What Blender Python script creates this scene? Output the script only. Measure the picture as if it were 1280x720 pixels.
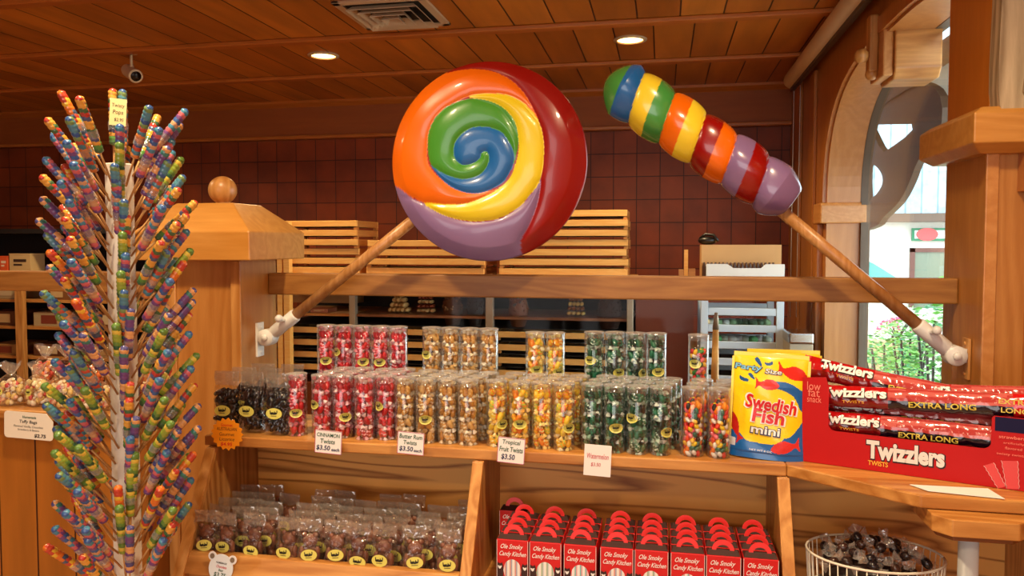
import bpy, math, random
import numpy as np
from mathutils import Vector, Matrix
for o in list(bpy.data.objects): bpy.data.objects.remove(o)
scn = bpy.context.scene
COL = scn.collection
PI = math.pi
# ------------------------------------------------------------------ camera
F = 950.0; CAM = Vector((0, 0, 1.5)); YAW = math.radians(11.2); PIT = math.radians(2.5); SH = 13.5
cd = bpy.data.cameras.new('camera'); cd.lens = F/1280*36; cd.sensor_width = 36; cd.clip_start = .02; cd.clip_end = 200
cd.shift_y = -SH/1280
cam = bpy.data.objects.new('camera', cd); COL.objects.link(cam)
cam.location = CAM; cam.rotation_euler = (PI/2-PIT, 0, YAW); scn.camera = cam
# ------------------------------------------------------------------ view, world
scn.view_settings.view_transform = 'Standard'; scn.view_settings.look = 'None'
scn.view_settings.gamma = 1; scn.view_settings.use_curve_mapping = False
scn.view_settings.exposure = 0.55
try:
    scn.cycles.transparent_max_bounces = 40; scn.cycles.max_bounces = 10; scn.cycles.use_denoising = True
    scn.cycles.sample_clamp_indirect = 6
except Exception: pass
w = bpy.data.worlds.new('world'); scn.world = w; w.use_nodes = True
bgn = w.node_tree.nodes['Background']; bgn.inputs[0].default_value = (.80, .92, 1.0, 1); bgn.inputs[1].default_value = 4.0

# big soft lights: the shop's ceiling cans behind the camera and an added area lamp for unseen daylight
def area(name, loc, rot, sx, sy, power, color):
    l = bpy.data.lights.new(name, 'AREA'); l.shape = 'RECTANGLE'; l.size = sx; l.size_y = sy; l.energy = power; l.color = color
    o = bpy.data.objects.new(name, l); COL.objects.link(o); o.location = loc; o.rotation_euler = rot
    return o
area('daylight_fill', (.3, -2.9, 1.7), (PI/2, 0, 0), 4.5, 2.0, 72, (1, .97, .93))
CANS = [(-1.77, 3.80, 1), (-.164, 3.80, 1), (-3.4, 3.8, 0), (-2.6, 1.9, 0), (-.95, 1.1, 0), (.25, 1.0, 0), (-1.77, -.6, 0), (-.2, -.6, 0)]

# ------------------------------------------------------------------ helpers
def lin(c):
    r = []
    for v in c[:3]:
        v = v/255.0
        r.append(v/12.92 if v <= .04045 else ((v+.055)/1.055)**2.4)
    return (r[0], r[1], r[2], 1.0)
def ray(px, py):
    x = (px-640)/F; y = (360-py-SH)/F
    c, s = math.cos(PIT), math.sin(PIT); fy = c+s*y; fz = -s+c*y
    cy, sy = math.cos(YAW), math.sin(YAW)
    return Vector((x*cy-fy*sy, x*sy+fy*cy, fz))
def on(ax, px, py, v):
    r = ray(px, py); t = (v-CAM[ax])/r[ax]; return CAM+r*t
onX = lambda px, py, v: on(0, px, py, v)
onY = lambda px, py, v: on(1, px, py, v)
onZ = lambda px, py, v: on(2, px, py, v)

class MB:
    """collects shapes, builds ONE mesh object"""
    def __init__(s): s.v = []; s.f = []; s.m = []; s.sm = []; s.c = []; s.M = None
    def add(s, vs, fs, mi=0, smooth=False, col=None, M=None):
        b = len(s.v)
        for p in vs:
            p = Vector(p)
            if M is not None: p = M @ p
            if s.M is not None: p = s.M @ p
            s.v.append(p)
        for i, f in enumerate(fs):
            s.f.append([b+k for k in f]); s.m.append(mi if not isinstance(mi, list) else mi[i]); s.sm.append(smooth)
            if col is None: s.c.append((1, 1, 1, 1))
            else: s.c.append(col[i] if isinstance(col, list) else col)
        return s
    def box(s, x0, x1, y0, y1, z0, z1, mi=0, M=None, col=None):
        v = [(x0,y0,z0),(x1,y0,z0),(x1,y1,z0),(x0,y1,z0),(x0,y0,z1),(x1,y0,z1),(x1,y1,z1),(x0,y1,z1)]
        return s.add(v, [(0,3,2,1),(4,5,6,7),(0,1,5,4),(1,2,6,5),(2,3,7,6),(3,0,4,7)], mi, False, col, M)
    def prism(s, poly, lo, hi, axis=2, mi=0, M=None, col=None):
        """convex or simple polygon extruded along an axis; poly in the other two coords"""
        def P(a, b, h): return {2: (a, b, h), 1: (a, h, b), 0: (h, a, b)}[axis]
        n = len(poly); v = [P(a, b, lo) for a, b in poly]+[P(a, b, hi) for a, b in poly]
        f = [tuple(range(n-1, -1, -1)), tuple(range(n, 2*n))]+[(i, (i+1) % n, n+(i+1) % n, n+i) for i in range(n)]
        if axis == 1: f = [tuple(reversed(q)) for q in f]
        return s.add(v, f, mi, False, col, M)
    def lathe(s, prof, seg=16, mi=0, smooth=True, M=None, cap=True, col=None):
        v = []; f = []
        for r, z in prof:
            for k in range(seg):
                a = 2*PI*k/seg; v.append((r*math.cos(a), r*math.sin(a), z))
        for i in range(len(prof)-1):
            for k in range(seg):
                k2 = (k+1) % seg; f.append((i*seg+k, i*seg+k2, (i+1)*seg+k2, (i+1)*seg+k))
        if cap:
            f.append(tuple(range(seg-1, -1, -1))); f.append(tuple((len(prof)-1)*seg+k for k in range(seg)))
        return s.add(v, f, mi, smooth, col, M)
    def tube(s, pts, r, seg=8, mi=0, smooth=True, M=None, col=None, cap=True):
        pts = [Vector(p) for p in pts]; n = len(pts); v = []; f = []
        rr = r if isinstance(r, (list, tuple)) else [r]*n
        up = None
        for i, p in enumerate(pts):
            d = (pts[min(i+1, n-1)]-pts[max(i-1, 0)]).normalized()
            if up is None: up = Vector((0, 0, 1)) if abs(d.z) < .9 else Vector((1, 0, 0))
            a = d.cross(up).normalized(); b = a.cross(d).normalized(); up = b
            for k in range(seg):
                t = 2*PI*k/seg; v.append(p+(a*math.cos(t)+b*math.sin(t))*rr[i])
        for i in range(n-1):
            for k in range(seg):
                k2 = (k+1) % seg; f.append((i*seg+k, (i+1)*seg+k, (i+1)*seg+k2, i*seg+k2))
        if cap: f.append(tuple(range(seg))); f.append(tuple((n-1)*seg+k for k in range(seg-1, -1, -1)))
        return s.add(v, f, mi, smooth, col, M)
    def ball(s, c, r, seg=10, rings=6, mi=0, M=None, col=None):
        rx, ry, rz = r if isinstance(r, (list, tuple)) else (r, r, r)
        v = [(0, 0, -1)]; 
        for i in range(1, rings):
            a = -PI/2+PI*i/rings
            for k in range(seg):
                t = 2*PI*k/seg; v.append((math.cos(a)*math.cos(t), math.cos(a)*math.sin(t), math.sin(a)))
        v.append((0, 0, 1)); v = [(c[0]+p[0]*rx, c[1]+p[1]*ry, c[2]+p[2]*rz) for p in v]; f = []
        for k in range(seg):
            k2 = (k+1) % seg; f.append((0, 1+k2, 1+k)); L = len(v)-1; b = 1+(rings-2)*seg; f.append((L, b+k, b+k2))
            for i in range(rings-2): f.append((1+i*seg+k, 1+i*seg+k2, 1+(i+1)*seg+k2, 1+(i+1)*seg+k))
        return s.add(v, f, mi, True, col, M)
    def grid(s, fn, nu, nv, mi=0, smooth=True, M=None, colfn=None, closeu=False):
        v = []; f = []; c = []
        for j in range(nv+1):
            for i in range(nu+(0 if closeu else 1)): v.append(fn(i/nu, j/nv))
        W = nu if closeu else nu+1
        for j in range(nv):
            for i in range(nu):
                f.append((j*W+i, j*W+(i+1) % W, (j+1)*W+(i+1) % W, (j+1)*W+i))
                if colfn: c.append(colfn((i+.5)/nu, (j+.5)/nv))
        return s.add(v, f, mi, smooth, c if colfn else None, M)
    def mesh(s, name, mats):
        me = bpy.data.meshes.new(name); me.from_pydata([tuple(p) for p in s.v], [], s.f)
        for m in (mats if isinstance(mats, (list, tuple)) else [mats]): me.materials.append(m)
        me.polygons.foreach_set('material_index', s.m); me.polygons.foreach_set('use_smooth', s.sm)
        if any(c != (1, 1, 1, 1) for c in s.c):
            at = me.color_attributes.new('Col', 'FLOAT_COLOR', 'CORNER'); arr = []
            for f, c in zip(s.f, s.c): arr.extend(list(c)*len(f))
            at.data.foreach_set('color', arr)
        me.update(); return me
    def build(s, name, mats, parent=None, bevel=0, **kw):
        return link(name, s.mesh(name, mats), parent, bevel, **kw)
def link(name, me, parent=None, bevel=0, loc=None, rot=None):
    o = bpy.data.objects.new(name, me); COL.objects.link(o)
    if parent is not None: o.parent = parent
    if loc is not None: o.location = loc
    if rot is not None: o.rotation_euler = rot
    if bevel:
        b = o.modifiers.new('bevel', 'BEVEL'); b.width = bevel; b.segments = 2; b.limit_method = 'ANGLE'; b.angle_limit = .6
    return o
def tag(o, label, cat, group=None, kind=None):
    o['label'] = label; o['category'] = cat
    if group: o['group'] = group
    if kind: o['kind'] = kind
    return o
def thing(name, label, cat, loc=(0, 0, 0), rot=(0, 0, 0), group=None):
    o = bpy.data.objects.new(name, None); COL.objects.link(o); o.location = loc; o.rotation_euler = rot; o.empty_display_size = .02
    return tag(o, label, cat, group)
def struct(o): o['kind'] = 'structure'; return o
def dup(src, loc, rot=None, label=None, group=None, scale=None):
    r = src.copy(); COL.objects.link(r); r.location = loc
    if rot is not None: r.rotation_euler = rot
    if scale is not None: r.scale = scale if not isinstance(scale, (int, float)) else (scale,)*3
    if label: r['label'] = label
    if group: r['group'] = group
    for ch in KIDS.get(src.name, []):
        c = ch.copy(); COL.objects.link(c); c.parent = r
        for g in KIDS.get(ch.name, []):
            d = g.copy(); COL.objects.link(d); d.parent = c
    return r
KIDS = {}
def reg(root):
    """remember the tree of a prototype for dup()"""
    ch = [o for o in COL.objects if o.parent is root]; KIDS[root.name] = ch
    for c in ch: KIDS[c.name] = [o for o in COL.objects if o.parent is c]
    return root
class Proto:
    """hands out the prototype itself first, copies afterwards"""
    def __init__(s, root): s.r = reg(root); s.used = False
    def put(s, loc, rot=None, label=None, group=None, scale=None):
        if s.used: return dup(s.r, loc, rot, label, group, scale)
        s.used = True; r = s.r; r.location = loc
        if rot is not None: r.rotation_euler = rot
        if scale is not None: r.scale = scale if not isinstance(scale, (int, float)) else (scale,)*3
        if label: r['label'] = label
        if group: r['group'] = group
        return r
# text and flat cut-outs as real meshes -------------------------------------------------
def text_geo(body, size=1.0, bold=0.0, shear=0.0, align='CENTER', extrude=0.0, space=1.0, width=None):
    c = bpy.data.curves.new('t', 'FONT'); c.body = body; c.size = size; c.offset = bold*size; c.shear = shear
    c.align_x = align; c.align_y = 'CENTER'; c.extrude = extrude; c.space_character = space; c.resolution_u = 3
    o = bpy.data.objects.new('t', c); me = bpy.data.meshes.new_from_object(o)
    v = [Vector(p.co) for p in me.vertices]; f = [tuple(p.vertices) for p in me.polygons]
    bpy.data.objects.remove(o); bpy.data.curves.remove(c); bpy.data.meshes.remove(me)
    if width and v:
        x0 = min(p.x for p in v); x1 = max(p.x for p in v); k = width/(x1-x0)
        for p in v: p.x = (p.x-(x0+x1)/2)*k
    return v, f
def flat_geo(polys, depth):
    """2-D outlines (first = outline, rest = holes) -> filled slab, thickness depth about z=0"""
    c = bpy.data.curves.new('p', 'CURVE'); c.dimensions = '2D'; c.fill_mode = 'BOTH'; c.extrude = depth/2
    for P in polys:
        sp = c.splines.new('POLY'); sp.points.add(len(P)-1)
        for i, q in enumerate(P): sp.points[i].co = (q[0], q[1], 0, 1)
        sp.use_cyclic_u = True
    o = bpy.data.objects.new('p', c); me = bpy.data.meshes.new_from_object(o)
    v = [Vector(p.co) for p in me.vertices]; f = [tuple(p.vertices) for p in me.polygons]
    bpy.data.objects.remove(o); bpy.data.curves.remove(c); bpy.data.meshes.remove(me)
    return v, f
# frame for writing on a surface that faces -Y (x right, z up) or any frame
def face_frame(o, right, up):
    right = Vector(right).normalized(); up = Vector(up); up = (up-right*up.dot(right)).normalized(); n = right.cross(up)
    M = Matrix((right, up, n)).transposed().to_4x4(); M.translation = Vector(o); return M
def catmull(P, n=8, closed=True):
    out = []; N = len(P)
    for i in range(N if closed else N-1):
        g = lambda k: P[(i+k) % N] if closed else P[max(0, min(N-1, i+k))]
        p0, p1, p2, p3 = g(-1), g(0), g(1), g(2)
        for j in range(n):
            t = j/n
            out.append(tuple(.5*((2*b)+(-a+c)*t+(2*a-5*b+4*c-d)*t*t+(-a+3*b-3*c+d)*t**3) for a, b, c, d in zip(p0, p1, p2, p3)))
    if not closed: out.append(P[-1])
    return out
def inside(X, Y, P):
    P = np.array(P); r = np.zeros(X.shape, bool); j = len(P)-1
    for i in range(len(P)):
        xi, yi = P[i]; xj, yj = P[j]
        c = ((yi > Y) != (yj > Y)) & (X < (xj-xi)*(Y-yi)/((yj-yi) if yj != yi else 1e-9)+xi)
        r ^= c; j = i
    return r
def segdist(X, Y, P, closed=True):
    d = np.full(X.shape, 1e9); n = len(P)
    for i in range(n if closed else n-1):
        ax, ay = P[i]; bx, by = P[(i+1) % n]; dx, dy = bx-ax, by-ay; L = dx*dx+dy*dy+1e-12
        t = np.clip(((X-ax)*dx+(Y-ay)*dy)/L, 0, 1); d = np.minimum(d, np.hypot(X-ax-t*dx, Y-ay-t*dy))
    return d
# ------------------------------------------------------------------ materials
def newmat(name):
    m = bpy.data.materials.new(name); m.use_nodes = True; nt = m.node_tree; return m, nt, nt.nodes['Principled BSDF']
def mat(name, c, rough=.5, metal=0, coat=0, spec=.5, noise=0, emit=None, bump=0, bscale=60, trans=0, sub=0):
    m, nt, b = newmat(name); b.inputs['Base Color'].default_value = lin(c); b.inputs['Roughness'].default_value = rough
    b.inputs['Metallic'].default_value = metal; b.inputs['Coat Weight'].default_value = coat; b.inputs['Coat Roughness'].default_value = .08
    b.inputs['Specular IOR Level'].default_value = spec
    tc = nt.nodes.new('ShaderNodeTexCoord')
    if noise:
        n = nt.nodes.new('ShaderNodeTexNoise'); n.inputs['Scale'].default_value = 9; n.inputs['Detail'].default_value = 5
        nt.links.new(tc.outputs['Object'], n.inputs['Vector'])
        mx = nt.nodes.new('ShaderNodeMix'); mx.data_type = 'RGBA'; L = lin(c)
        mx.inputs['A'].default_value = tuple(v*(1-noise) for v in L[:3])+(1,); mx.inputs['B'].default_value = tuple(min(1, v*(1+noise)) for v in L[:3])+(1,)
        nt.links.new(n.outputs['Fac'], mx.inputs['Factor']); nt.links.new(mx.outputs['Result'], b.inputs['Base Color'])
    if bump:
        n = nt.nodes.new('ShaderNodeTexNoise'); n.inputs['Scale'].default_value = bscale; n.inputs['Detail'].default_value = 3
        nt.links.new(tc.outputs['Object'], n.inputs['Vector'])
        bp = nt.nodes.new('ShaderNodeBump'); bp.inputs['Strength'].default_value = bump; bp.inputs['Distance'].default_value = .004
        nt.links.new(n.outputs['Fac'], bp.inputs['Height']); nt.links.new(bp.outputs['Normal'], b.inputs['Normal'])
    if emit: b.inputs['Emission Color'].default_value = lin(c); b.inputs['Emission Strength'].default_value = emit
    return m
def vcol(name, rough=.35, coat=0, bump=0, bscale=40, spec=.5):
    m, nt, b = newmat(name); a = nt.nodes.new('ShaderNodeAttribute'); a.attribute_name = 'Col'
    nt.links.new(a.outputs['Color'], b.inputs['Base Color']); b.inputs['Roughness'].default_value = rough
    b.inputs['Coat Weight'].default_value = coat; b.inputs['Coat Roughness'].default_value = .06; b.inputs['Specular IOR Level'].default_value = spec
    if bump:
        tc = nt.nodes.new('ShaderNodeTexCoord')
        n = nt.nodes.new('ShaderNodeTexNoise'); n.inputs['Scale'].default_value = bscale; n.inputs['Detail'].default_value = 3
        nt.links.new(tc.outputs['Object'], n.inputs['Vector'])
        bp = nt.nodes.new('ShaderNodeBump'); bp.inputs['Strength'].default_value = bump; bp.inputs['Distance'].default_value = .003
        nt.links.new(n.outputs['Fac'], bp.inputs['Height']); nt.links.new(bp.outputs['Normal'], b.inputs['Normal'])
    return m
def wood(name, dark, light, axis='X', scale=1.0, rough=.38, ring=.35, fine=.5, coat=.15, lo=.25, hi=.75):
    """grain runs along axis (object space): stretched noise plus distorted growth rings"""
    m, nt, b = newmat(name); N = nt.nodes.new; L = nt.links.new
    tc = N('ShaderNodeTexCoord'); mp = N('ShaderNodeMapping')
    st = {'X': (.9, 9, 9), 'Y': (9, .9, 9), 'Z': (9, 9, .9)}[axis]
    mp.inputs['Scale'].default_value = tuple(v*scale for v in st); L(tc.outputs['Object'], mp.inputs['Vector'])
    oi = N('ShaderNodeObjectInfo'); va = N('ShaderNodeVectorMath'); va.operation = 'MULTIPLY_ADD'
    L(oi.outputs['Random'], va.inputs[0]); va.inputs[1].default_value = (7.3, 5.1, 9.7); L(mp.outputs['Vector'], va.inputs[2])
    n1 = N('ShaderNodeTexNoise'); n1.inputs['Scale'].default_value = .9; n1.inputs['Detail'].default_value = 2; n1.inputs['Distortion'].default_value = .4
    L(va.outputs['Vector'], n1.inputs['Vector'])
    n2 = N('ShaderNodeTexNoise'); n2.inputs['Scale'].default_value = 9; n2.inputs['Detail'].default_value = 4; n2.inputs['Roughness'].default_value = .7
    L(va.outputs['Vector'], n2.inputs['Vector'])
    ml = N('ShaderNodeMath'); ml.operation = 'MULTIPLY'; L(n1.outputs['Fac'], ml.inputs[0]); ml.inputs[1].default_value = 11
    fr = N('ShaderNodeMath'); fr.operation = 'PINGPONG'; L(ml.outputs[0], fr.inputs[0]); fr.inputs[1].default_value = .5
    a1 = N('ShaderNodeMath'); a1.operation = 'MULTIPLY'; L(fr.outputs[0], a1.inputs[0]); a1.inputs[1].default_value = ring*2
    a2 = N('ShaderNodeMath'); a2.operation = 'MULTIPLY_ADD'; L(n2.outputs['Fac'], a2.inputs[0]); a2.inputs[1].default_value = fine; L(a1.outputs[0], a2.inputs[2])
    cr = N('ShaderNodeValToRGB'); cr.color_ramp.elements[0].position = lo; cr.color_ramp.elements[0].color = lin(dark)
    cr.color_ramp.elements[1].position = hi; cr.color_ramp.elements[1].color = lin(light); L(a2.outputs[0], cr.inputs['Fac'])
    L(cr.outputs['Color'], b.inputs['Base Color']); b.inputs['Roughness'].default_value = rough; b.inputs['Coat Weight'].default_value = coat
    b.inputs['Coat Roughness'].default_value = .25
    return m
def clear(name, tint=(255, 255, 255), base=.05, edge=.5, rough=.06, bump=0, bscale=90, haze=0):
    m = bpy.data.materials.new(name); m.use_nodes = True; nt = m.node_tree; nt.nodes.clear(); N = nt.nodes.new; L = nt.links.new
    out = N('ShaderNodeOutputMaterial'); mx = N('ShaderNodeMixShader'); tr = N('ShaderNodeBsdfTransparent'); gl = N('ShaderNodeBsdfGlossy')
    tr.inputs[0].default_value = lin(tint); gl.inputs['Roughness'].default_value = rough; gl.inputs['Color'].default_value = (1, 1, 1, 1)
    lw = N('ShaderNodeLayerWeight'); lw.inputs['Blend'].default_value = .35
    mr = N('ShaderNodeMapRange'); mr.inputs['From Min'].default_value = .08; mr.inputs['To Min'].default_value = base; mr.inputs['To Max'].default_value = edge
    L(lw.outputs['Facing'], mr.inputs['Value']); L(mr.outputs['Result'], mx.inputs[0]); L(tr.outputs[0], mx.inputs[1])
    if haze:
        df = N('ShaderNodeBsdfDiffuse'); df.inputs[0].default_value = (.85, .85, .85, 1); m2 = N('ShaderNodeMixShader'); m2.inputs[0].default_value = haze
        L(gl.outputs[0], m2.inputs[1]); L(df.outputs[0], m2.inputs[2]); L(m2.outputs[0], mx.inputs[2])
    else: L(gl.outputs[0], mx.inputs[2])
    L(mx.outputs[0], out.inputs[0])
    if bump:
        tc = N('ShaderNodeTexCoord'); n = N('ShaderNodeTexNoise'); n.inputs['Scale'].default_value = bscale; n.inputs['Detail'].default_value = 2
        L(tc.outputs['Object'], n.inputs['Vector']); bp = N('ShaderNodeBump'); bp.inputs['Strength'].default_value = bump; bp.inputs['Distance'].default_value = .006
        L(n.outputs['Fac'], bp.inputs['Height']); L(bp.outputs['Normal'], gl.inputs['Normal']); L(bp.outputs['Normal'], lw.inputs['Normal'])
    return m
def brickmat(name, c1, c2, mortar, bw, bh, msize, offset, axes, rough=.35, grain=None, bumpd=.003, loc=(0, 0, 0)):
    """axes: which object axes feed the brick texture's x (long side) and y"""
    m, nt, b = newmat(name); N = nt.nodes.new; L = nt.links.new
    tc = N('ShaderNodeTexCoord'); sp = N('ShaderNodeSeparateXYZ'); cb = N('ShaderNodeCombineXYZ'); ad = N('ShaderNodeVectorMath'); ad.inputs[1].default_value = loc
    L(tc.outputs['Object'], ad.inputs[0]); L(ad.outputs[0], sp.inputs[0]); L(sp.outputs[axes[0]], cb.inputs[0]); L(sp.outputs[axes[1]], cb.inputs[1])
    br = N('ShaderNodeTexBrick'); br.offset = offset; br.squash = 1; br.inputs['Scale'].default_value = 1
    br.inputs['Brick Width'].default_value = bw; br.inputs['Row Height'].default_value = bh; br.inputs['Mortar Size'].default_value = msize
    br.inputs['Mortar Smooth'].default_value = .3; br.inputs['Color1'].default_value = lin(c1); br.inputs['Color2'].default_value = lin(c2)
    br.inputs['Mortar'].default_value = lin(mortar); L(cb.outputs[0], br.inputs['Vector'])
    src = br.outputs['Color']
    nz = N('ShaderNodeTexNoise'); nz.inputs['Detail'].default_value = 5
    mp = N('ShaderNodeMapping'); mp.inputs['Scale'].default_value = grain if grain else (6, 6, 6); L(tc.outputs['Object'], mp.inputs[0]); L(mp.outputs[0], nz.inputs['Vector']); nz.inputs['Scale'].default_value = 1
    mr = N('ShaderNodeMapRange'); mr.inputs['From Min'].default_value = .3; mr.inputs['From Max'].default_value = .7; mr.inputs['To Min'].default_value = .72; mr.inputs['To Max'].default_value = 1.18; L(nz.outputs['Fac'], mr.inputs['Value'])
    mx = N('ShaderNodeMix'); mx.data_type = 'RGBA'; mx.blend_type = 'MULTIPLY'; mx.inputs['Factor'].default_value = 1
    L(src, mx.inputs['A']); L(mr.outputs['Result'], mx.inputs['B']); L(mx.outputs['Result'], b.inputs['Base Color'])
    b.inputs['Roughness'].default_value = rough
    bp = N('ShaderNodeBump'); bp.invert = True; bp.inputs['Strength'].default_value = .6; bp.inputs['Distance'].default_value = bumpd
    L(br.outputs['Fac'], bp.inputs['Height']); L(bp.outputs['Normal'], b.inputs['Normal'])
    return m

OAKX = wood('oak_x', (168, 108, 46), (214, 156, 84), 'X', 1.0)
OAKY = wood('oak_y', (168, 108, 46), (214, 156, 84), 'Y', 1.0)
OAKZ = wood('oak_z', (176, 116, 52), (218, 162, 92), 'Z', 1.0)
PLY = wood('oak_plywood', (142, 82, 26), (228, 164, 84), 'X', .85, ring=.75, fine=.25, lo=.10, hi=.42)
PLYZ = wood('oak_plywood_upright', (150, 94, 36), (190, 138, 76), 'Z', .8, ring=.5, fine=.3, lo=.15, hi=.6)
POST = wood('honey_post', (174, 112, 46), (206, 146, 76), 'Z', .8, ring=.2)
CAPW = wood('honey_cap', (196, 134, 56), (224, 166, 88), 'X', .8, ring=.2)
RAILW = wood('rail_wood', (146, 94, 36), (182, 128, 60), 'X', 1.4, ring=.25, coat=.03, rough=.5)
PINE = wood('pine_slat', (238, 178, 92), (255, 216, 136), 'X', 1.4, ring=.15, rough=.5, coat=0)  # paler than the side boards: ceiling-can brightness put into the colour
PINEY = wood('pine_slat_y', (196, 128, 58), (230, 170, 96), 'Y', 1.4, ring=.15, rough=.5, coat=0)
BEAMW = wood('ceiling_beam_wood', (176, 98, 34), (204, 124, 50), 'X', .8, ring=.15)
FASC = wood('fascia_wood', (150, 76, 20), (178, 96, 28), 'X', .5, ring=.1, rough=.6, coat=0)
TRIMZ = wood('window_wall_wood', (172, 104, 40), (200, 132, 62), 'Z', .7, ring=.15)
TRIMP = wood('jamb_wood', (182, 118, 54), (208, 146, 80), 'Z', .6, ring=.15)
TRIMX = wood('moulding_wood', (190, 126, 62), (222, 164, 96), 'Y', .7, ring=.15)
GREYW = wood('weathered_wood', (150, 128, 96), (206, 186, 150), 'Z', 1.0, ring=.45, coat=0)
DOWEL = wood('dowel_wood', (176, 120, 62), (226, 176, 116), 'Z', 1.5, ring=.2)
PLANKL = brickmat('front_planks', (176, 108, 36), (160, 96, 30), (60, 28, 8), 3.0, .12, .003, 0, (2, 0), .4, (14, 14, 1.2), .002)
CEIL = brickmat('ceiling_boards', (206, 128, 44), (166, 94, 26), (50, 20, 5), .185, .765, .004, .37, (0, 1), .42, (9, 1.4, 9), .006, (0.05, .337, 0))
TILE = brickmat('wall_tiles', (146, 60, 12), (124, 48, 9), (60, 20, 5), .15, .15, .003, 0, (0, 2), .55, (5, 5, 5), .003, (.02, 0, .01))
FLOORM = brickmat('floor_tiles', (196, 150, 104), (180, 134, 90), (60, 40, 30), .3, .3, .006, 0, (0, 1), .4)
DARKW = wood('dark_wood', (40, 20, 10), (66, 34, 16), 'X', .8, ring=.1)
MAROON = wood('reddish_panel', (104, 42, 14), (124, 54, 20), 'Z', .4, ring=.1, fine=.2)
WHITE = mat('white_plastic', (232, 232, 228), .35)
WHITEP = mat('white_paint', (236, 232, 222), .4)
PAPER = mat('white_paper', (238, 238, 236), .7)
CREAM = mat('cream_paper', (240, 232, 212), .7)
BLACK = mat('black_plastic', (14, 12, 12), .35)
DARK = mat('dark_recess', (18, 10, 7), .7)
STEEL = mat('case_metal', (176, 160, 136), .35, .5)
CHROME = mat('steel', (200, 200, 198), .2, 1)
CARD = mat('cardboard', (206, 160, 104), .7, noise=.08)
GLASS = clear('window_glass', (250, 252, 251), .003, .22, .02)
TUBEC = clear('clear_tube', (246, 248, 248), .07, .75, .05, haze=.08)
LIDC = clear('tube_lid', (235, 238, 240), .22, .8, .12, .6, 60, haze=.35)
BAGC = clear('cellophane', (246, 244, 240), .05, .6, .07, .9, 70, haze=.10)
HEADC = clear('cellophane_header', (238, 230, 216), .20, .75, .10, .8, 60, haze=.4)
STICKY = mat('label_yellow', (222, 218, 108), .4)
INK = mat('label_ink', (38, 36, 20), .5)
VC = vcol('printed_colours', .3, .3, .25, 60)
VCANDY = vcol('candy_colours', .25, .3)
VWRAP = vcol('wrapped_candy_colours', .3, .1)
VMATT = vcol('matt_colours', .6)
# ------------------------------------------------------------------ THE ROOM
XL, XR, YB, YF, ZC = -5.2, .78, 5.05, -3.0, 2.5
b = MB(); b.box(XL-.1, 1.05, YF, YB+.1, -.1, 0); struct(b.build('floor', FLOORM))
b = MB(); b.box(XL-.1, 1.02, YF, YB+.1, ZC, ZC+.12); struct(b.build('ceiling', CEIL))
b = MB(); b.box(XL, .96, YB, YB+.1, 0, ZC); struct(b.build('wall_back', TILE))
b = MB(); b.box(XL-.1, XL, YF, YB, 0, ZC); struct(b.build('wall_left', POST))
b = MB(); b.box(XL-.1, 1.01, YF-.1, YF, 0, ZC); struct(b.build('wall_front', POST))
n = 1
for i, y in enumerate([4.25, 3.487, 2.722, 1.957, 1.19, .43, -.34, -1.1, -1.87]):
    b = MB(); b.box(XL, XR, y-.03, y+.03, ZC-.022, ZC); struct(b.build('trim_%d' % n, BEAMW, bevel=.006)); n += 1
b = MB(); b.box(XL, XR, YB-.05, YB, 2.262, 2.478); struct(b.build('trim_%d' % n, FASC)); n += 1
b = MB(); b.prism([(YB-.09, 2.50), (YB-.09, 2.484), (YB-.05, 2.46), (YB, 2.46), (YB, 2.50)], XL, XR, 0); struct(b.build('trim_%d' % n, BEAMW)); n += 1
b = MB(); b.box(XL, XR, YB-.07, YB, 2.238, 2.262); struct(b.build('trim_%d' % n, BEAMW, bevel=.005)); n += 1
# right wall with the arched opening; inner face at X=.78, outer at X=1.007
XO = .957; YA, YZ = 1.87, 3.93; YC = (YA+YZ)/2; ra = (YZ-YA)/2; zs, rb = 1.614, .65
arch = [(YC+ra*math.copysign(abs(math.cos(t))**.68, math.cos(t)), zs+rb*abs(math.sin(t))**.68) for t in [PI*i/48 for i in range(49)]]   # from far to near
b = MB()
b.box(XR, XO, YZ, YB, 0, ZC); b.box(XR, XO, YF, YA, 0, ZC); b.box(XR, XO, YA, YZ, 0, .62)
for (y1, z1), (y0, z0) in zip(arch, arch[1:]):
    b.prism([(y0, z0), (y1, z1), (y1, ZC), (y0, ZC)], XR, XO, 0)
struct(b.build('wall_right', TRIMZ))
# pale jamb lining + arch intrados lining (a little proud of the wall)
b = MB(); b.box(XR-.002, XO, YZ-.012, YZ, .62, zs)
for (y1, z1), (y0, z0) in zip(arch, arch[1:]):
    k = .985
    b.prism([(YC+(y0-YC)*k, zs+(z0-zs)*k), (YC+(y1-YC)*k, zs+(z1-zs)*k), (y1, z1), (y0, z0)], XR-.002, XO, 0)
struct(b.build('trim_%d' % n, TRIMP)); n += 1
b = MB()   # band round the arch on the room side
for (y1, z1), (y0, z0) in zip(arch, arch[1:]):
    k = 1.05
    b.prism([(y0, z0), (y1, z1), (YC+(y1-YC)*k, zs+(z1-zs)*(k+.04)), (YC+(y0-YC)*k, zs+(z0-zs)*(k+.04))], XR-.02, XR, 0)
struct(b.build('trim_%d' % n, TRIMZ)); n += 1
b = MB(); b.prism([(YZ-.035, 1.60), (YZ-.025, 1.60), (YZ+.15, 1.60), (YZ+.15, 1.70), (YZ-.025, 1.70), (YZ-.035, 1.688), (YZ-.035, 1.612)], XR-.035, XO, 0)
struct(b.build('trim_%d' % n, TRIMX, bevel=.006)); n += 1
b = MB(); b.box(XR-.018, XR, 4.62, 4.76, 0, 2.46); struct(b.build('trim_%d' % n, TRIMZ, bevel=.004)); n += 1
b = MB(); b.box(XR-.03, XR, 4.0, 4.10, 0, 1.60); struct(b.build('trim_%d' % n, TRIMZ, bevel=.004)); n += 1
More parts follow.
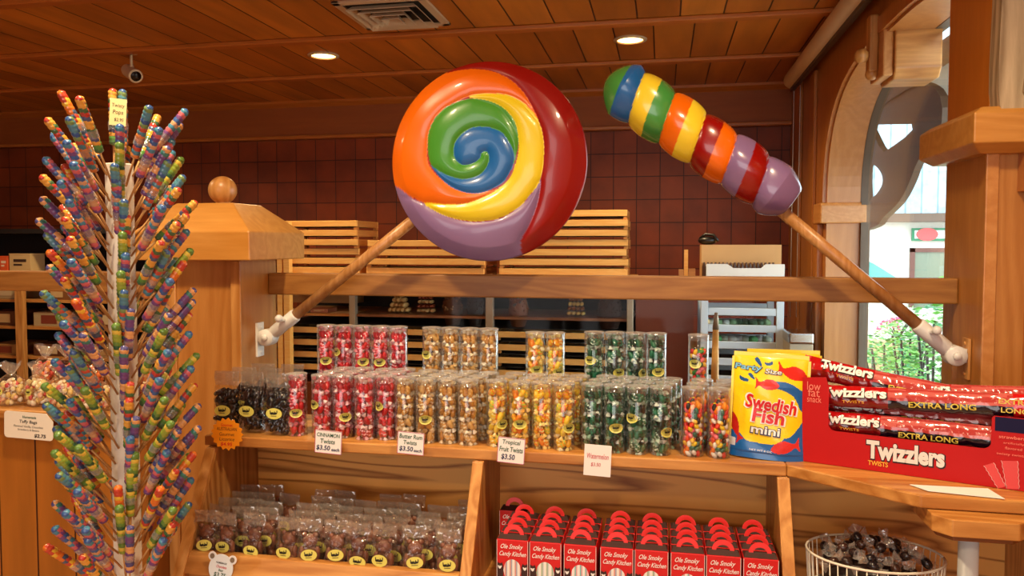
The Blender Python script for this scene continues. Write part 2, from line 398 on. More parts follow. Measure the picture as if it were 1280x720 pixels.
b = MB(); b.box(XR-.018, XR, 4.2, 4.32, 0, ZC-.1); struct(b.build('trim_%d' % n, TRIMZ, bevel=.004)); n += 1
b = MB(); b.box(XR-.018, XR, YA, 5.0, 2.44, 2.478); struct(b.build('trim_%d' % n, FASC, bevel=.004)); n += 1
# keystone bracket at the crown of the arch
t = thing('arch_bracket', 'wooden keystone bracket with round drop at crown of window arch', 'bracket', (.80, 3.03, 2.18))
b = MB(); b.prism([(-.075, -.093), (.075, -.093), (.10, -.06), (.10, .09), (-.10, .09), (-.10, -.06)], .0005, .155, 0); b.build('block', OAKX, t, bevel=.006)
b = MB(); b.box(-.035, 0, -.085, .085, -.08, .095); b.build('face_plate', TRIMX, t, bevel=.006)
b = MB(); b.box(-.066, -.0355, -.026, .026, -.05, .155); b.ball((-.051, 0, -.055), .024); b.build('drop_stem', OAKZ, t, bevel=.006)
b = MB(); b.ball((-.092, -.02, .007), .027, 14, 10); b.build('round_knob', OAKZ, t)
# window: frame and panes on the outer side
t = thing('window_1', 'arched shop window with dark frame looking out on the street', 'window', (.95, YC, 0)); t['kind'] = 'structure'
del t['category']; del t['label']
GREYF = mat('outer_frame_grey', (96, 78, 60), .5, noise=.1)
b = MB(); b.box(-.02, .02, ra-.034, ra-.014, .62, 1.70); b.box(-.02, .02, -ra+.014, -ra+.06, .62, 1.70); b.box(-.02, .02, -ra+.06, ra-.05, .62, .70)
for (y1, z1), (y0, z0) in zip(arch, arch[1:]):
    k = .982
    b.prism([(YC+(y0-YC)*k-YC, zs+(z0-zs)*k), (YC+(y1-YC)*k-YC, zs+(z1-zs)*k), (y1-YC, z1), (y0-YC, z0)], -.02, .02, 0)
b.build('window_frame', GREYF, t)
b = MB(); b.prism([(y-YC, z) for y, z in arch]+[(-ra, .66), (ra, .66)], -.004, .004, 0); b.build('pane', GLASS, t)
# roller blind
t = thing('roller_blind', 'rolled up cream roller blind under ceiling above arched window', 'blind', (.715, 4.6, 2.43))
b = MB(); b.lathe([(.001, 0), (.046, 0), (.048, .01), (.048, 2.3), (.046, 2.32), (.001, 2.32)], 20, M=Matrix.Rotation(PI/2, 4, 'X')); b.build('roller', mat('blind_fabric', (214, 190, 150), .6), t)
b = MB(); b.box(-.012, .012, -2.3, -.02, -.062, -.046); b.build('bottom_bar', mat('blind_bar', (60, 44, 30), .4), t)
for dx in (-.02, .014):
    b = MB(); b.tube([(dx+.03, -.01, -.03), (dx+.03, 0, -1.35)], .0022, 6); b.build('cord', WHITE, t)
# ceiling vent
t = thing('ceiling_vent', 'square white louvred air vent set in wooden ceiling', 'vent', (-1.15, 3.17, ZC))
VENTM = mat('vent_paint', (196, 170, 136), .5)
b = MB()
s = .20
for a0, a1, c0, c1 in ((-s, s, -s, -s+.035), (-s, s, s-.035, s), (-s, -s+.035, -s, s), (s-.035, s, -s, s)): b.box(a0, a1, c0, c1, -.012, 0)
b.build('frame', VENTM, t, bevel=.003)
for q in range(4):
    s = .155-q*.038; b = MB(); h0, h1 = -.010, -.030-.004*q
    for (ax, ay), (bx, by) in (((-1, -1), (1, -1)), ((1, -1), (1, 1)), ((1, 1), (-1, 1)), ((-1, 1), (-1, -1))):
        i, o = s-.022, s
        b.add([(ax*i, ay*i, h0), (bx*i, by*i, h0), (bx*o, by*o, h1), (ax*o, ay*o, h1), (ax*i, ay*i, h0+.003), (bx*i, by*i, h0+.003), (bx*o, by*o, h1+.003), (ax*o, ay*o, h1+.003)],
              [(0, 1, 2, 3), (7, 6, 5, 4), (3, 2, 6, 7), (0, 4, 5, 1)])
    b.build('louvre', VENTM, t)
b = MB(); b.box(-.17, .17, -.17, .17, -.004, -.001); b.build('dark_throat', DARK, t)
# recessed ceiling lights (the ones behind the camera light the goods)
LAMP = mat('lamp_glow', (255, 206, 120), .5, emit=7)
names = ['glowing round recessed light nearer the tall pop tree', 'glowing round recessed light above the twisted candy stick']
for k, (x, y, vis) in enumerate(CANS):
    lab = names[k] if vis else None
    if vis:
        t = thing('ceiling_light', lab, 'ceiling light', (x, y, ZC), group='recessed ceiling lights')
        b = MB(); b.lathe([(.062, -.001), (.082, -.001), (.082, -.006), (.064, -.010)], 28, cap=False); b.build('trim_ring', VENTM, t)
        b = MB(); b.lathe([(.001, -.0035), (.063, -.0035), (.063, -.0015), (.001, -.0015)], 28); b.build('lamp_lens', LAMP, t)
    l = bpy.data.lights.new('can_lamp', 'SPOT'); l.energy = 62 if vis else 58; l.spot_size = math.radians(150); l.spot_blend = .9
    l.color = (1, .72, .38) if vis else (1, .76, .46); l.shadow_soft_size = .06
    o = bpy.data.objects.new('can_lamp', l); COL.objects.link(o); o.location = (x, y, ZC-.03)
    if vis: o.location = (0, 0, -.03); o.parent = t
# security camera
p = onZ(164, 66, ZC)
t = thing('security_camera', 'small white bullet security camera hanging from ceiling', 'camera', (p.x, p.y, ZC))
CAMW = mat('camera_body', (214, 190, 150), .4)
b = MB(); b.lathe([(.03, -.006), (.03, 0)], 16); b.tube([(0, 0, 0), (0, 0, -.07)], .007); b.ball((0, 0, -.075), .014); b.build('mount', CAMW, t)
d = Vector((.80, -.50, -.42)).normalized(); q = d.to_track_quat('Z', 'Y').to_matrix().to_4x4(); q.translation = Vector((0, 0, -.105))
b = MB(); b.lathe([(.001, -.07), (.030, -.068), (.034, -.05), (.034, .05), (.036, .055), (.036, .062), (.030, .062)], 20, M=q); b.build('body', CAMW, t)
b = MB(); b.lathe([(.001, .0622), (.026, .0622), (.026, .0635), (.001, .0635)], 20, M=q); b.build('lens', BLACK, t)

# ------------------------------------------------------------------ POSTS AND RAILS
t = thing('wooden_post', 'square honey wood post with pyramid cap and ball finial', 'post', (-1.22, 1.955, 0), group='posts carrying the rail')
b = MB(); b.box(-.11, .11, -.10, .095, 0, 1.46); b.build('post_body', POST, t, bevel=.004)
b = MB(); b.box(-.114, -.08, -.108, -.1, 0, 1.455); b.box(.085, .114, -.108, -.1, 0, 1.455); b.build('corner_strip', OAKZ, t, bevel=.002)
b = MB(); s0, s1 = .17, .075
b.add([(-s0, -.155, 1.457), (s0, -.155, 1.457), (s0, .155, 1.457), (-s0, .155, 1.457), (-s0, -.155, 1.533), (s0, -.155, 1.533), (s0, .155, 1.533), (-s0, .155, 1.533),
       (-s1-.02, -s1, 1.612), (s1, -s1, 1.612), (s1, s1, 1.612), (-s1-.02, s1, 1.612)],
      [(0, 3, 2, 1), (0, 1, 5, 4), (1, 2, 6, 5), (2, 3, 7, 6), (3, 0, 4, 7), (4, 5, 9, 8), (5, 6, 10, 9), (6, 7, 11, 10), (7, 4, 8, 11), (8, 9, 10, 11)])
b.build('cap', CAPW, t, bevel=.003)
b = MB(); b.lathe([(.018, 1.61), (.020, 1.62)], 16); b.ball((0, 0, 1.652), .039, 24, 16); b.build('ball_finial', OAKZ, t)
# light upright boards right of the post, further back
t = tag(MB().box(0, onY(353, 400, 3.86).x-onY(347, 400, 3.86).x, 0, .04, 0, 1.62).build('upright_board', PINE, loc=(onY(347, 400, 3.86).x, 3.86, 0)), 'pale upright board just right of the capped post, left of two', 'board', 'pale upright boards')
t2 = tag(MB().box(0, onY(362, 400, 3.86).x-onY(355, 400, 3.86).x, 0, .04, 0, 1.62).build('upright_board', PINE, loc=(onY(355, 400, 3.86).x, 3.86, 0)), 'pale upright board just right of the capped post, right of two', 'board', 'pale upright boards')
# right post
t = thing('wooden_post', 'tall wooden post with wide collar rising to the ceiling', 'post', (.84, 1.96, 0), group='posts carrying the rail')
b = MB(); b.box(-.14, .16, -.107, .145, 0, 1.70); b.build('post_body', POST, t, bevel=.004)
b = MB(); b.box(-.144, -.118, -.113, -.105, 0, 1.70); b.build('corner_strip', TRIMX, t, bevel=.002)
b = MB(); b.box(-.14, .16, -.107, .145, 1.79, 2.5); b.build('upper_post', wood('orange_post', (198, 116, 26), (226, 140, 42), 'Z', .6, ring=.1), t, bevel=.003)
b = MB(); s0 = .19
b.add([(-.165, -.13, 1.697), (.20, -.13, 1.697), (.20, .165, 1.697), (-.165, .165, 1.697), (-.19, -.165, 1.716), (.22, -.165, 1.716), (.22, .19, 1.716), (-.19, .19, 1.716),
       (-.19, -.165, 1.78), (.22, -.165, 1.78), (.22, .19, 1.78), (-.19, .19, 1.78), (-.17, -.15, 1.795), (.20, -.15, 1.795), (.20, .165, 1.795), (-.17, .165, 1.795)],
      [(0, 3, 2, 1)]+[(i*4+a, i*4+(a+1) % 4, i*4+4+(a+1) % 4, i*4+4+a) for i in range(3) for a in range(4)]+[(12, 13, 14, 15)])
b.build('collar', CAPW, t, bevel=.003)
br = catmull([(-.138, 1.795), (-.085, 1.795), (-.088, 1.95), (-.105, 2.10), (-.135, 2.28), (-.139, 2.05)], 5)
b = MB(); v, f = flat_geo([br], .05); b.add([(p.x, -.132+p.z, p.y) for p in v], f); b.build('brace', GREYW, t)
br = catmull([(-.085, 1.795), (.14, 1.795), (.14, 2.5), (-.02, 2.5), (-.03, 2.3), (-.06, 2.0)], 5)
b = MB(); v, f = flat_geo([br], .06); b.add([(p.x, -.15+p.z, p.y) for p in v], f); b.build('brace', GREYW, t)
t = tag(MB().box(-.9045, .9045, -.02, .02, 0, .062).build('top_rail', RAILW, loc=(-.205, 2.02, 1.355), bevel=.004), 'long wooden rail spanning between the two posts above the candy', 'rail', 'wooden counter rails')
t = tag(MB().box(-1.8, -.0005, -.02, .02, 0, .062).build('top_rail', RAILW, loc=(-1.33, 2.02, 1.355), bevel=.004), 'wooden rail running left from the capped post behind the pop tree', 'rail', 'wooden counter rails')
t = tag(MB().box(-.90, .90, -.003, .003, 1.055, 1.356).build('glass_screen', GLASS, loc=(-.205, 2.02, 0)), 'clear glass sneeze screen hanging below the long rail', 'glass screen')

# ------------------------------------------------------------------ CANDY DISPLAY COUNTER (front edge Y=1.6, leaning front)
ZS = 1.05
t = thing('display_counter', 'oak display counter with leaning front, candy shelf and open bays', 'counter', (0, 0, 0))
COUNTER = t
# top shelf, with an angled front towards the right
b = MB(); b.prism([(-1.055, 1.597), (.252, 1.610), (.252, 1.87), (-1.055, 1.85)], ZS-.024, ZS); b.build('top_shelf', OAKX, t, bevel=.003)
P_ = [(.2525, 1.612), (.458, 1.462), (.70, 1.462), (.70, 1.85), (.2525, 1.85)]
b = MB(); b.prism(P_, ZS-.024, ZS); b.build('corner_shelf', OAKX, t, bevel=.003)
def lean(y_top, z): return y_top-(1.03-z)*.52           # the leaning front line
def cheek(x0, x1, name, m, ytop, back=1.85):
    b = MB(); b.prism([(lean(ytop, 0.60), .60), (ytop, ZS-.025), (back, ZS-.025), (back, .60)], x0, x1, 0); return b.build(name, m, t, bevel=.002)
cheek(-1.045, -1.022, 'side_panel', PLYZ, 1.593); cheek(-.402, -.382, 'divider', PLYZ, 1.60); cheek(.235, .255, 'divider', PLYZ, 1.61)
def strip(x0, x1, yt):
    b = MB(); b.prism([(lean(yt, .60)-.006, .60), (yt-.006, ZS-.026), (yt+.008, ZS-.026), (lean(yt, .60)+.008, .60)], x0, x1, 0); b.build('edge_strip', OAKZ, t, bevel=.001)
strip(-1.046, -1.021, 1.593); strip(-.404, -.380, 1.60); strip(.233, .257, 1.61)
b = MB(); b.box(-1.022, .235, 1.78, 1.80, .60, ZS-.026); b.build('back_panel', PLY, t)
b = MB(); b.box(.255, .75, 1.80, 1.82, .35, ZS-.026); b.build('back_panel', PLY, t)
b = MB(); b.box(-1.022, -.402, lean(1.6, .78)+.012, 1.78, .765, .781); b.build('lower_shelf', OAKX, t)
b = MB(); b.box(-.382, .235, lean(1.6, .78)+.012, 1.78, .75, .766); b.build('lower_shelf', OAKX, t)
b = MB(); b.prism([(lean(1.6, .780)-.008, .780), (lean(1.6, .820)-.008, .820), (lean(1.6, .820)+.012, .820), (lean(1.6, .780)+.012, .780)], -1.021, -.404, 0); b.build('shelf_lip', OAKX, t, bevel=.002)
b = MB(); b.prism([(lean(1.6, .72)-.008, .72), (lean(1.6, .772)-.008, .772), (lean(1.6, .772)+.012, .772), (lean(1.6, .72)+.012, .72)], -.380, .233, 0); b.build('shelf_lip', OAKX, t, bevel=.002)
b = MB(); b.box(-1.04, .75, 1.5, 1.85, .35, .59); b.build('base_cabinet', PLY, t)
b = MB(); b.box(.735, .775, 1.60, 1.85, 0, ZS-.026); b.build('end_panel', OAKZ, t, bevel=.003)
# octagonal cap on a white pole under the corner of the shelf
pc = Vector((.555, 1.47, 0))
t = thing('support_pole', 'white round pole under octagonal wooden cap at counter corner', 'pole', pc)
b = MB(); b.prism([(-.085, -.03), (-.06, -.055), (.045, -.055), (.075, -.03), (.075, .07), (-.085, .07)], ZS-.056, ZS-.0255); b.build('cap_block', OAKX, t, bevel=.002)
b = MB(); b.prism([(-.075, -.022), (-.055, -.045), (.04, -.045), (.065, -.022), (.065, .06), (-.075, .06)], ZS-.066, ZS-.0565); b.build('cap_moulding', wood('dark_moulding', (104, 58, 24), (134, 80, 38), 'X'), t, bevel=.002)
b = MB(); b.lathe([(.0165, 0), (.0165, ZS-.0665)], 20, M=Matrix.Translation((-.012, .005, 0))); b.build('pole', mat('pole_white', (214, 220, 216), .35), t)
# paper sheet on the corner
b = MB(); fr = face_frame((0, 0, 0), (1, 0, 0), (0, 0, 1))
q = [onZ(1137, 606, ZS+.0015), onZ(1160, 614, ZS+.0015), onZ(1256, 624, ZS+.0015), onZ(1235, 611, ZS+.0015)]
mid = sum(q, Vector())/4; b.add([p-mid for p in q]+[p-mid+Vector((0, 0, .0008)) for p in q], [(3, 2, 1, 0), (4, 5, 6, 7), (0, 1, 5, 4), (1, 2, 6, 5), (2, 3, 7, 6), (3, 0, 4, 7)])
tag(b.build('paper_sheet', PAPER, loc=mid), 'blank white paper card lying on counter corner before the red box', 'paper')

# ------------------------------------------------------------------ BACK OF THE SHOP: case, stacked trays, rack
def fit(b, body, cx, cy, w_, h_, M, bold=0, shear=0, mi=0, lift=.0012, ext=.0003, col=None, space=1.0):
    v, f = text_geo(body, 1.0, bold, shear, extrude=0, space=space)
    if not v: return
    x0 = min(p.x for p in v); x1 = max(p.x for p in v); y0 = min(p.y for p in v); y1 = max(p.y for p in v)
    vv = [((p.x-(x0+x1)/2)/(x1-x0)*w_+cx, (p.y-(y0+y1)/2)/(y1-y0)*h_+cy, lift) for p in v]
    b.add(vv, f, mi, False, col, M)
def plane_uv(M, px, py):
    Mi = M.inverted(); o = Mi @ CAM; d = (Mi.to_3x3() @ ray(px, py)); t = -o.z/d.z; q = o+d*t; return q.x, q.y

YC2 = 3.96
t = thing('bakery_case', 'metal framed case with dark interior holding sweets behind the rail', 'display case', (0, YC2, 0))
CX = [(-1.70, -1.665), (-.925, -.885), (-.178, -.145)]
for a, c in CX:
    b = MB(); b.box(a, c, -.02, .02, 0, 1.30); b.build('metal_upright', STEEL, t, bevel=.003)
b = MB(); b.box(-2.2, -.14, -.03, .60, 1.30, 1.32); b.build('top_board', OAKX, t)
b = MB(); b.box(-1.69, -.15, 0, .50, 1.098, 1.112); b.build('shelf', wood('case_shelf', (120, 74, 40), (160, 104, 60), 'X'), t)
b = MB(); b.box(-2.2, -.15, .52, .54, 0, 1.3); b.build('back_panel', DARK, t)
b = MB(); b.box(-2.2, -.15, -.01, .5, .4, .72); b.build('base_panel', MAROON, t)
for z in (.77, .84, .91, .98, 1.05):
    b = MB(); b.box(-2.18, -.16, .02, .48, z-.0035, z-.0008); b.build('tray_runner', DARK, t)
b = MB(); b.box(-2.19, -1.70, 0, .5, 1.098, 1.112); b.build('shelf', OAKX, t)
def tray(width, depth, label):
    t = thing('wooden_tray', label, 'tray')
    h = width/2
    b = MB(); b.box(-h, h, 0, .014, .017, .0495); b.build('front_board', PINE, t, bevel=.0015)
    b = MB(); b.box(-h, h, depth-.014, depth, .014, .0495); b.build('back_board', PINE, t)
    for sx in (-1, 1):
        b = MB(); b.box(min(sx*h, sx*(h-.014)), max(sx*h, sx*(h-.014)), .0145, depth-.0145, .014, .0495); b.box(min(sx*h, sx*(h-.02)), max(sx*h, sx*(h-.02)), 0.002, .03, .0005, .0139); b.box(min(sx*h, sx*(h-.02)), max(sx*h, sx*(h-.02)), depth-.03, depth, .0005, .0139); b.build('side_board', PINEY, t)
    b = MB(); b.box(-h+.0145, h-.0145, .0145, depth-.0145, .016, .022); b.build('base_board', DARKW, t)
    return t
ORD = ['first', 'second', 'third', 'fourth', 'fifth', 'sixth', 'seventh', 'eighth', 'ninth', 'tenth', 'eleventh', 'twelfth', 'thirteenth',
       'fourteenth', 'fifteenth', 'sixteenth', 'seventeenth', 'eighteenth', 'nineteenth', 'twentieth', 'twenty-first', 'twenty-second', 'twenty-third', 'twenty-fourth', 'twenty-fifth']
rnd = random.Random(5)
def lvl(k, n_): return 'topmost' if k == n_-1 else ('bottom' if k == 0 else ORD[n_-1-k]+' from top')
for nm, x0, x1, n_, pitch, z0 in (('behind the big round lollipop', -.857, -.178, 7, .0511, 1.3205), ('in the low stack behind the left pole', -1.605, -.935, 4, .0500, 1.3205), ('in the stack beside the capped post', -2.12, -1.655, 6, .0520, 1.3205)):
    pr = Proto(tray(x1-x0, .32, 'x'))
    for k in range(n_):
        pr.put(((x0+x1)/2+rnd.uniform(-.005, .005), YC2-.0+rnd.uniform(0, .01), z0+k*pitch), (0, 0, rnd.uniform(-.006, .006)), 'slatted pine tray %s, %s' % (nm, lvl(k, n_)), 'pine trays stacked on the case')
for nm, x0, x1, n_ in (('inside case left of the metal upright', -2.12, -1.72, 4), ('inside case in its middle bay', -1.655, -.94, 4), ('inside case in its right bay', -.875, -.19, 4)):
    pr = Proto(tray(x1-x0, .30, 'x'))
    for k in range(n_):
        pr.put(((x0+x1)/2+rnd.uniform(-.004, .004), YC2+.03, .7705+.07*k+.0), None, 'slatted pine tray %s, %s' % (nm, lvl(k, n_)), 'pine trays inside the case')
# goods on the case shelf
def goods_roll(label, x, cols, w_=.12, kind='roll'):
    b = MB(); r = random.Random(int(x*1000)); n_ = 5
    for L in range(5):
        for k in range(n_-L):
            b.ball((-w_/2+w_*(k+.5+L*.5)/n_, r.uniform(-.01, .01), .016+L*.028), (.0155, .045, .015), 8, 6, col=lin(r.choice(cols)))
    tag(b.build('pastry_stack', VMATT, loc=(x, YC2+.12, 1.113)), label, 'pastries', 'sweets on the case shelf')
def goods_layers(label, x, cols, w_=.10):
    b = MB(); r = random.Random(int(x*999))
    for L in range(5):
        ww = w_*(1-.09*L)
        for k in range(4): b.ball((-ww/2+ww*(k+.5)/4, r.uniform(-.006, .006), .014+L*.025), (ww/7.5, .045, .011), 8, 6, col=lin(cols[L % len(cols)]))
    tag(b.build('cookie_stack', VMATT, loc=(x, YC2+.12, 1.113)), label, 'cookies', 'sweets on the case shelf')
def goods_nuts(label, x, cols, w_=.11):
    b = MB(); r = random.Random(int(x*997))
    b.ball((0, 0, .02), (w_/2, .05, .115), 12, 8, col=lin(cols[0]))
    for k in range(130):
        a = r.uniform(0, 2*PI); e = r.uniform(0, 1.45)
        b.ball((w_/2*math.cos(e)*math.cos(a), .05*math.cos(e)*math.sin(a), .022+.115*math.sin(e)), .0055, 6, 4, col=lin(r.choice(cols)))
    tag(b.build('nut_candy_pile', VMATT, loc=(x, YC2+.12, 1.113)), label, 'candy', 'sweets on the case shelf')
wx = lambda px: onY(px, 390, YC2+.12).x
goods_roll('pile of pale cream pastry rolls on case shelf, left of middle bay', wx(500), [(214, 178, 112), (196, 154, 90), (176, 130, 72)])
goods_layers('small stack of red and cream layered cookies in case middle bay', wx(533), [(206, 170, 110), (140, 60, 30)])
goods_nuts('heap of brown nut candy on case shelf in middle bay', wx(566), [(92, 54, 30), (130, 84, 48), (60, 34, 20), (160, 116, 70)])
goods_nuts('heap of dark brown candy at right end of middle bay', wx(594), [(44, 24, 14), (66, 36, 20), (84, 50, 30)], .09)
goods_nuts('heap of reddish nut candy on case shelf in right bay', wx(648), [(120, 66, 36), (150, 96, 52), (80, 40, 20), (60, 90, 90)])
goods_layers('stack of yellow and brown layered cookies in case right bay', wx(720), [(220, 180, 96), (150, 92, 40)])
goods_nuts('heap of dark nut candy at right end of right bay', wx(762), [(64, 36, 22), (100, 62, 36), (40, 22, 12)], .13)
# small boxes in the left bay
def carton(label, px0, px1, py0, py1, Y, zb, col, dep=.12, name='small_carton', group=None, lines=None, cat='box'):
    a = onY(px0, py1, Y); c = onY(px1, py0, Y); w_ = c.x-a.x; h = c.z-zb if zb is not None else c.z-a.z; z = zb if zb is not None else a.z
    t = thing(name, label, cat, ((a.x+c.x)/2, Y, z), group=group)
    b = MB(); b.box(-w_/2, w_/2, 0, dep, 0, h*.94); b.build('box_body', mat('carton_%d_%d' % (px0, py0), col, .6), t, bevel=.002)
    b = MB(); b.box(-w_/2-.001, w_/2+.001, -.001, dep+.001, h*.94+.0005, h); b.build('lid', mat('carton_lid_%d_%d' % (px0, py0), tuple(min(255, int(q*1.08)) for q in col), .6), t)
    if lines:
        b = MB(); M = face_frame((0, -.0005, h*.5), (1, 0, 0), (0, 0, 1)); b.box(-w_*.3, w_*.3, h*.05, h*.2, 0, .0008, M=M); b.box(-w_*.3, w_*.1, -h*.15, -h*.05, 0, .0008, M=M); b.build('printed_panel', mat('carton_ink_%d' % px0, lines, .6), t)
    return t
carton('white carton in left bay of case, beside upright boards', 363, 384, 390, 404, YC2+.02, 1.113, (222, 214, 200), lines=(90, 84, 90), group='cartons in the case')
carton('red and cream carton in left bay between white and cream ones', 388, 410, 386, 404, YC2+.02, 1.113, (160, 92, 60), group='cartons in the case', lines=(210, 180, 130))
carton('cream carton in left bay of case nearest the metal upright', 412, 440, 393, 404, YC2+.02, 1.113, (226, 196, 140), group='cartons in the case')
carton('wide wooden crate in left bay of case just under the rail', 366, 445, 364, 378, YC2+.2, None, (150, 104, 56), name='wooden_crate', cat='crate')
# brown cabinet and white rack at the right
b = MB(); b.box(-.135, .16, 0, .45, 0, 1.30); tag(b.build('cabinet', MAROON, loc=(0, YC2+.06, 0)), 'plain reddish brown cabinet between bakery case and white rack', 'cabinet')
RY = 3.9
t = thing('white_rack', 'white slatted rack behind the party size candy bag', 'rack', (0, RY, 0))
RACKM = mat('rack_paint', (206, 216, 224), .4)
xa, xb = onY(876, 400, RY).x, onY(980, 400, RY).x
for x in (xa, xb-.035):
    for y in (0, .34):
        b = MB(); b.box(x, x+.035, y, y+.03, 0, 1.305); b.build('upright', RACKM, t, bevel=.002)
for py in (390, 411, 432, 453, 475):
    z = onY(930, py, RY).z
    for y in (.003, .343):
        b = MB(); b.box(xa+.0355, xb-.0355, y, y+.018, z-.018, z+.018); b.build('cross_slat', RACKM, t, bevel=.002)
    b = MB(); b.box(xa+.036, xb-.036, .024, .34, z-.014, z-.008); b.build('shelf_sheet', DARK, t)
b = MB(); b.box(xa, xb, 0, .37, 1.3055, 1.315); b.build('top_sheet', RACKM, t)
for py, cols, lab in ((411, [(150, 190, 140), (210, 220, 210), (90, 120, 90)], 'jumble of green and clear packets on second slat of white rack'), (432, [(200, 210, 190), (120, 200, 130), (230, 230, 225)], 'flat white packets with green print on third slat of white rack')):
    z = onY(930, py, RY).z-.007; b = MB(); r = random.Random(py)
    for k in range(9): b.ball((xa+.06+k*.034, .14+r.uniform(-.03, .03), .022), (.028, .05, .021), 10, 6, col=lin(r.choice(cols)))
    tag(b.build('packets', VMATT, loc=(0, RY, z)), lab, 'packets')
zt = 1.316
a = onY(883, 345, RY); c = onY(981, 335, RY)
t = thing('document_tray', 'white plastic tray with notched front on top of white rack', 'tray', ((a.x+c.x)/2, RY, zt)); h = c.x-a.x; tw = h/2
b = MB(); b.prism([(-tw, 0), (tw, 0), (tw, .085), (tw-.09, .085), (tw-.11, .065), (-tw+.13, .065), (-tw+.10, .085), (-tw, .085)], 0, .008, 1); b.build('notched_front', WHITEP, t)
b = MB(); b.box(-tw, tw, .0085, .08, 0, .006); b.box(-tw, -tw+.006, .0085, .08, .0062, .08); b.box(tw-.006, tw, .0085, .08, .0062, .08); b.build('tray_body', WHITEP, t)
b = MB()
for k in range(19): b.lathe([(.009, 0), (.010, .004), (.010, .06), (.006, .075), (.005, .085)], 8, M=Matrix.Translation((-.165+k*.0185, .05, .0075)))
tag(b.build('wrapped_rolls', mat('roll_brown', (74, 44, 30), .4), loc=((a.x+c.x)/2-.03, RY, zt)), 'row of upright dark brown rolls standing in the white notched tray', 'rolls', kind='stuff')
cx0, cx1 = onY(869, 330, RY+.1).x, onY(984, 330, RY+.1).x
zb = zt+.0065
t = thing('cardboard_box', 'open tan cardboard box standing behind the white notched tray', 'box', ((cx0+cx1)/2, RY+.09, zb)); h = (cx1-cx0)/2; hh = onY(930, 306, RY+.1).z-zb
b = MB(); b.box(-h+.03, h-.03, 0, .18, 0, hh); b.build('box_body', CARD, t, bevel=.002)
b = MB(); b.box(-h+.03, h-.03, -.004, -.001, hh*.45, hh); b.build('front_flap', CARD, t)
b = MB(); b.ball((-.16, .08, hh+.022), (.05, .03, .022)); b.tube([(-.20, .08, hh+.03), (-.17, .08, hh+.055), (-.13, .07, hh+.05), (-.11, .05, hh+.02)], .008)
tag(b.build('headset', BLACK, loc=((cx0+cx1)/2, RY+.09, zb)), 'black headset lying on top of the tan cardboard box', 'headset')
a = onY(866, 345, RY)
t = thing('wooden_toy', 'small carved wooden stand beside the tan cardboard box', 'stand', (a.x-.03, YC2+.12, 1.3005))
b = MB(); b.box(-.008, .012, 0, .02, 0, .17); b.build('upright', PINE, t)
b = MB(); b.box(-.035, -.010, 0, .06, 0, .065); b.box(.014, .05, 0, .06, .0, .07); b.build('side_blocks', OAKX, t)
# small steel box right of the rack, on a shelf by the window pier
a = onY(986, 433, 3.7); c = onY(1018, 417, 3.7)
t = thing('metal_box', 'low steel box behind yellow bag, right of white rack', 'box', ((a.x+c.x)/2, 3.7, 0))
w_ = (c.x-a.x)/2
b = MB(); b.box(-w_, w_, 0, .2, c.z-.05, c.z); b.build('lid', CHROME, t, bevel=.008)
b = MB(); b.box(-w_+.003, w_-.003, .003, .197, c.z-.12, c.z-.0505); b.build('body', STEEL, t, bevel=.004)
b = MB(); b.box(-w_, w_, 0, .2, 0, c.z-.1205); b.build('stand', DARKW, t)
# worktop behind the glass and the tool standing on it
t = thing('worktop', 'dark worktop behind the glass screen', 'worktop', (0, 0, 0))
b = MB(); b.box(-1.05, .68, 2.13, 2.55, .87, .90); b.build('top', DARKW, t)
b = MB(); b.box(-1.05, .68, 2.15, 2.53, 0, .8695); b.build('cupboard', DARKW, t)
p0 = onY(893, 478, 2.3); p1 = onY(894, 391, 2.3)
t = thing('pastry_brush', 'upright wooden handled brush with grey ferrule behind the glass', 'brush', (p0.x, 2.3, .9005))
b = MB(); b.tube([(0, 0, 0), (.001, 0, .17), (.002, 0, p1.z-.9-.05)], [.011, .012, .009], 10); b.build('handle', PINE, t)
b = MB(); b.tube([(.002, 0, p1.z-.9-.0495), (.003, 0, p1.z-.9)], [.010, .005], 10); b.build('ferrule', STEEL, t)

# ------------------------------------------------------------------ LEFT SIDE OF THE SHOP
t = thing('side_counter', 'low wooden counter with plank front left of the pop tree', 'counter', (0, 0, 0))
b = MB(); b.box(-3.2, -1.335, 1.765, 2.0, 0, 1.0255); b.build('plank_front', PLANKL, t)
b = MB(); b.box(-3.2, -1.335, 1.74, 2.0, 1.026, 1.05); b.build('top_shelf', OAKX, t, bevel=.003)
t = thing('back_shelving', 'dark wooden shelving unit far left beneath tiled wall', 'shelving', (-4.0, 4.3, 0))
b = MB(); b.box(-1.1, 1.3, .5, .6, 0, 1.60); b.box(-1.1, 1.3, 0, .5, 1.57, 1.60); b.build('dark_carcass', DARK, t)
for x in (-.9, -.2, .5, 1.2):
    b = MB(); b.box(x, x+.05, -.02, .02, 0, 1.3); b.build('upright', OAKZ, t)
for z in (.75, .95, 1.13, 1.31):
    b = MB(); b.box(-1.1, 1.28, .03, .5, z-.018, z); b.build('shelf', OAKX, t)
r = random.Random(3)
k = 0
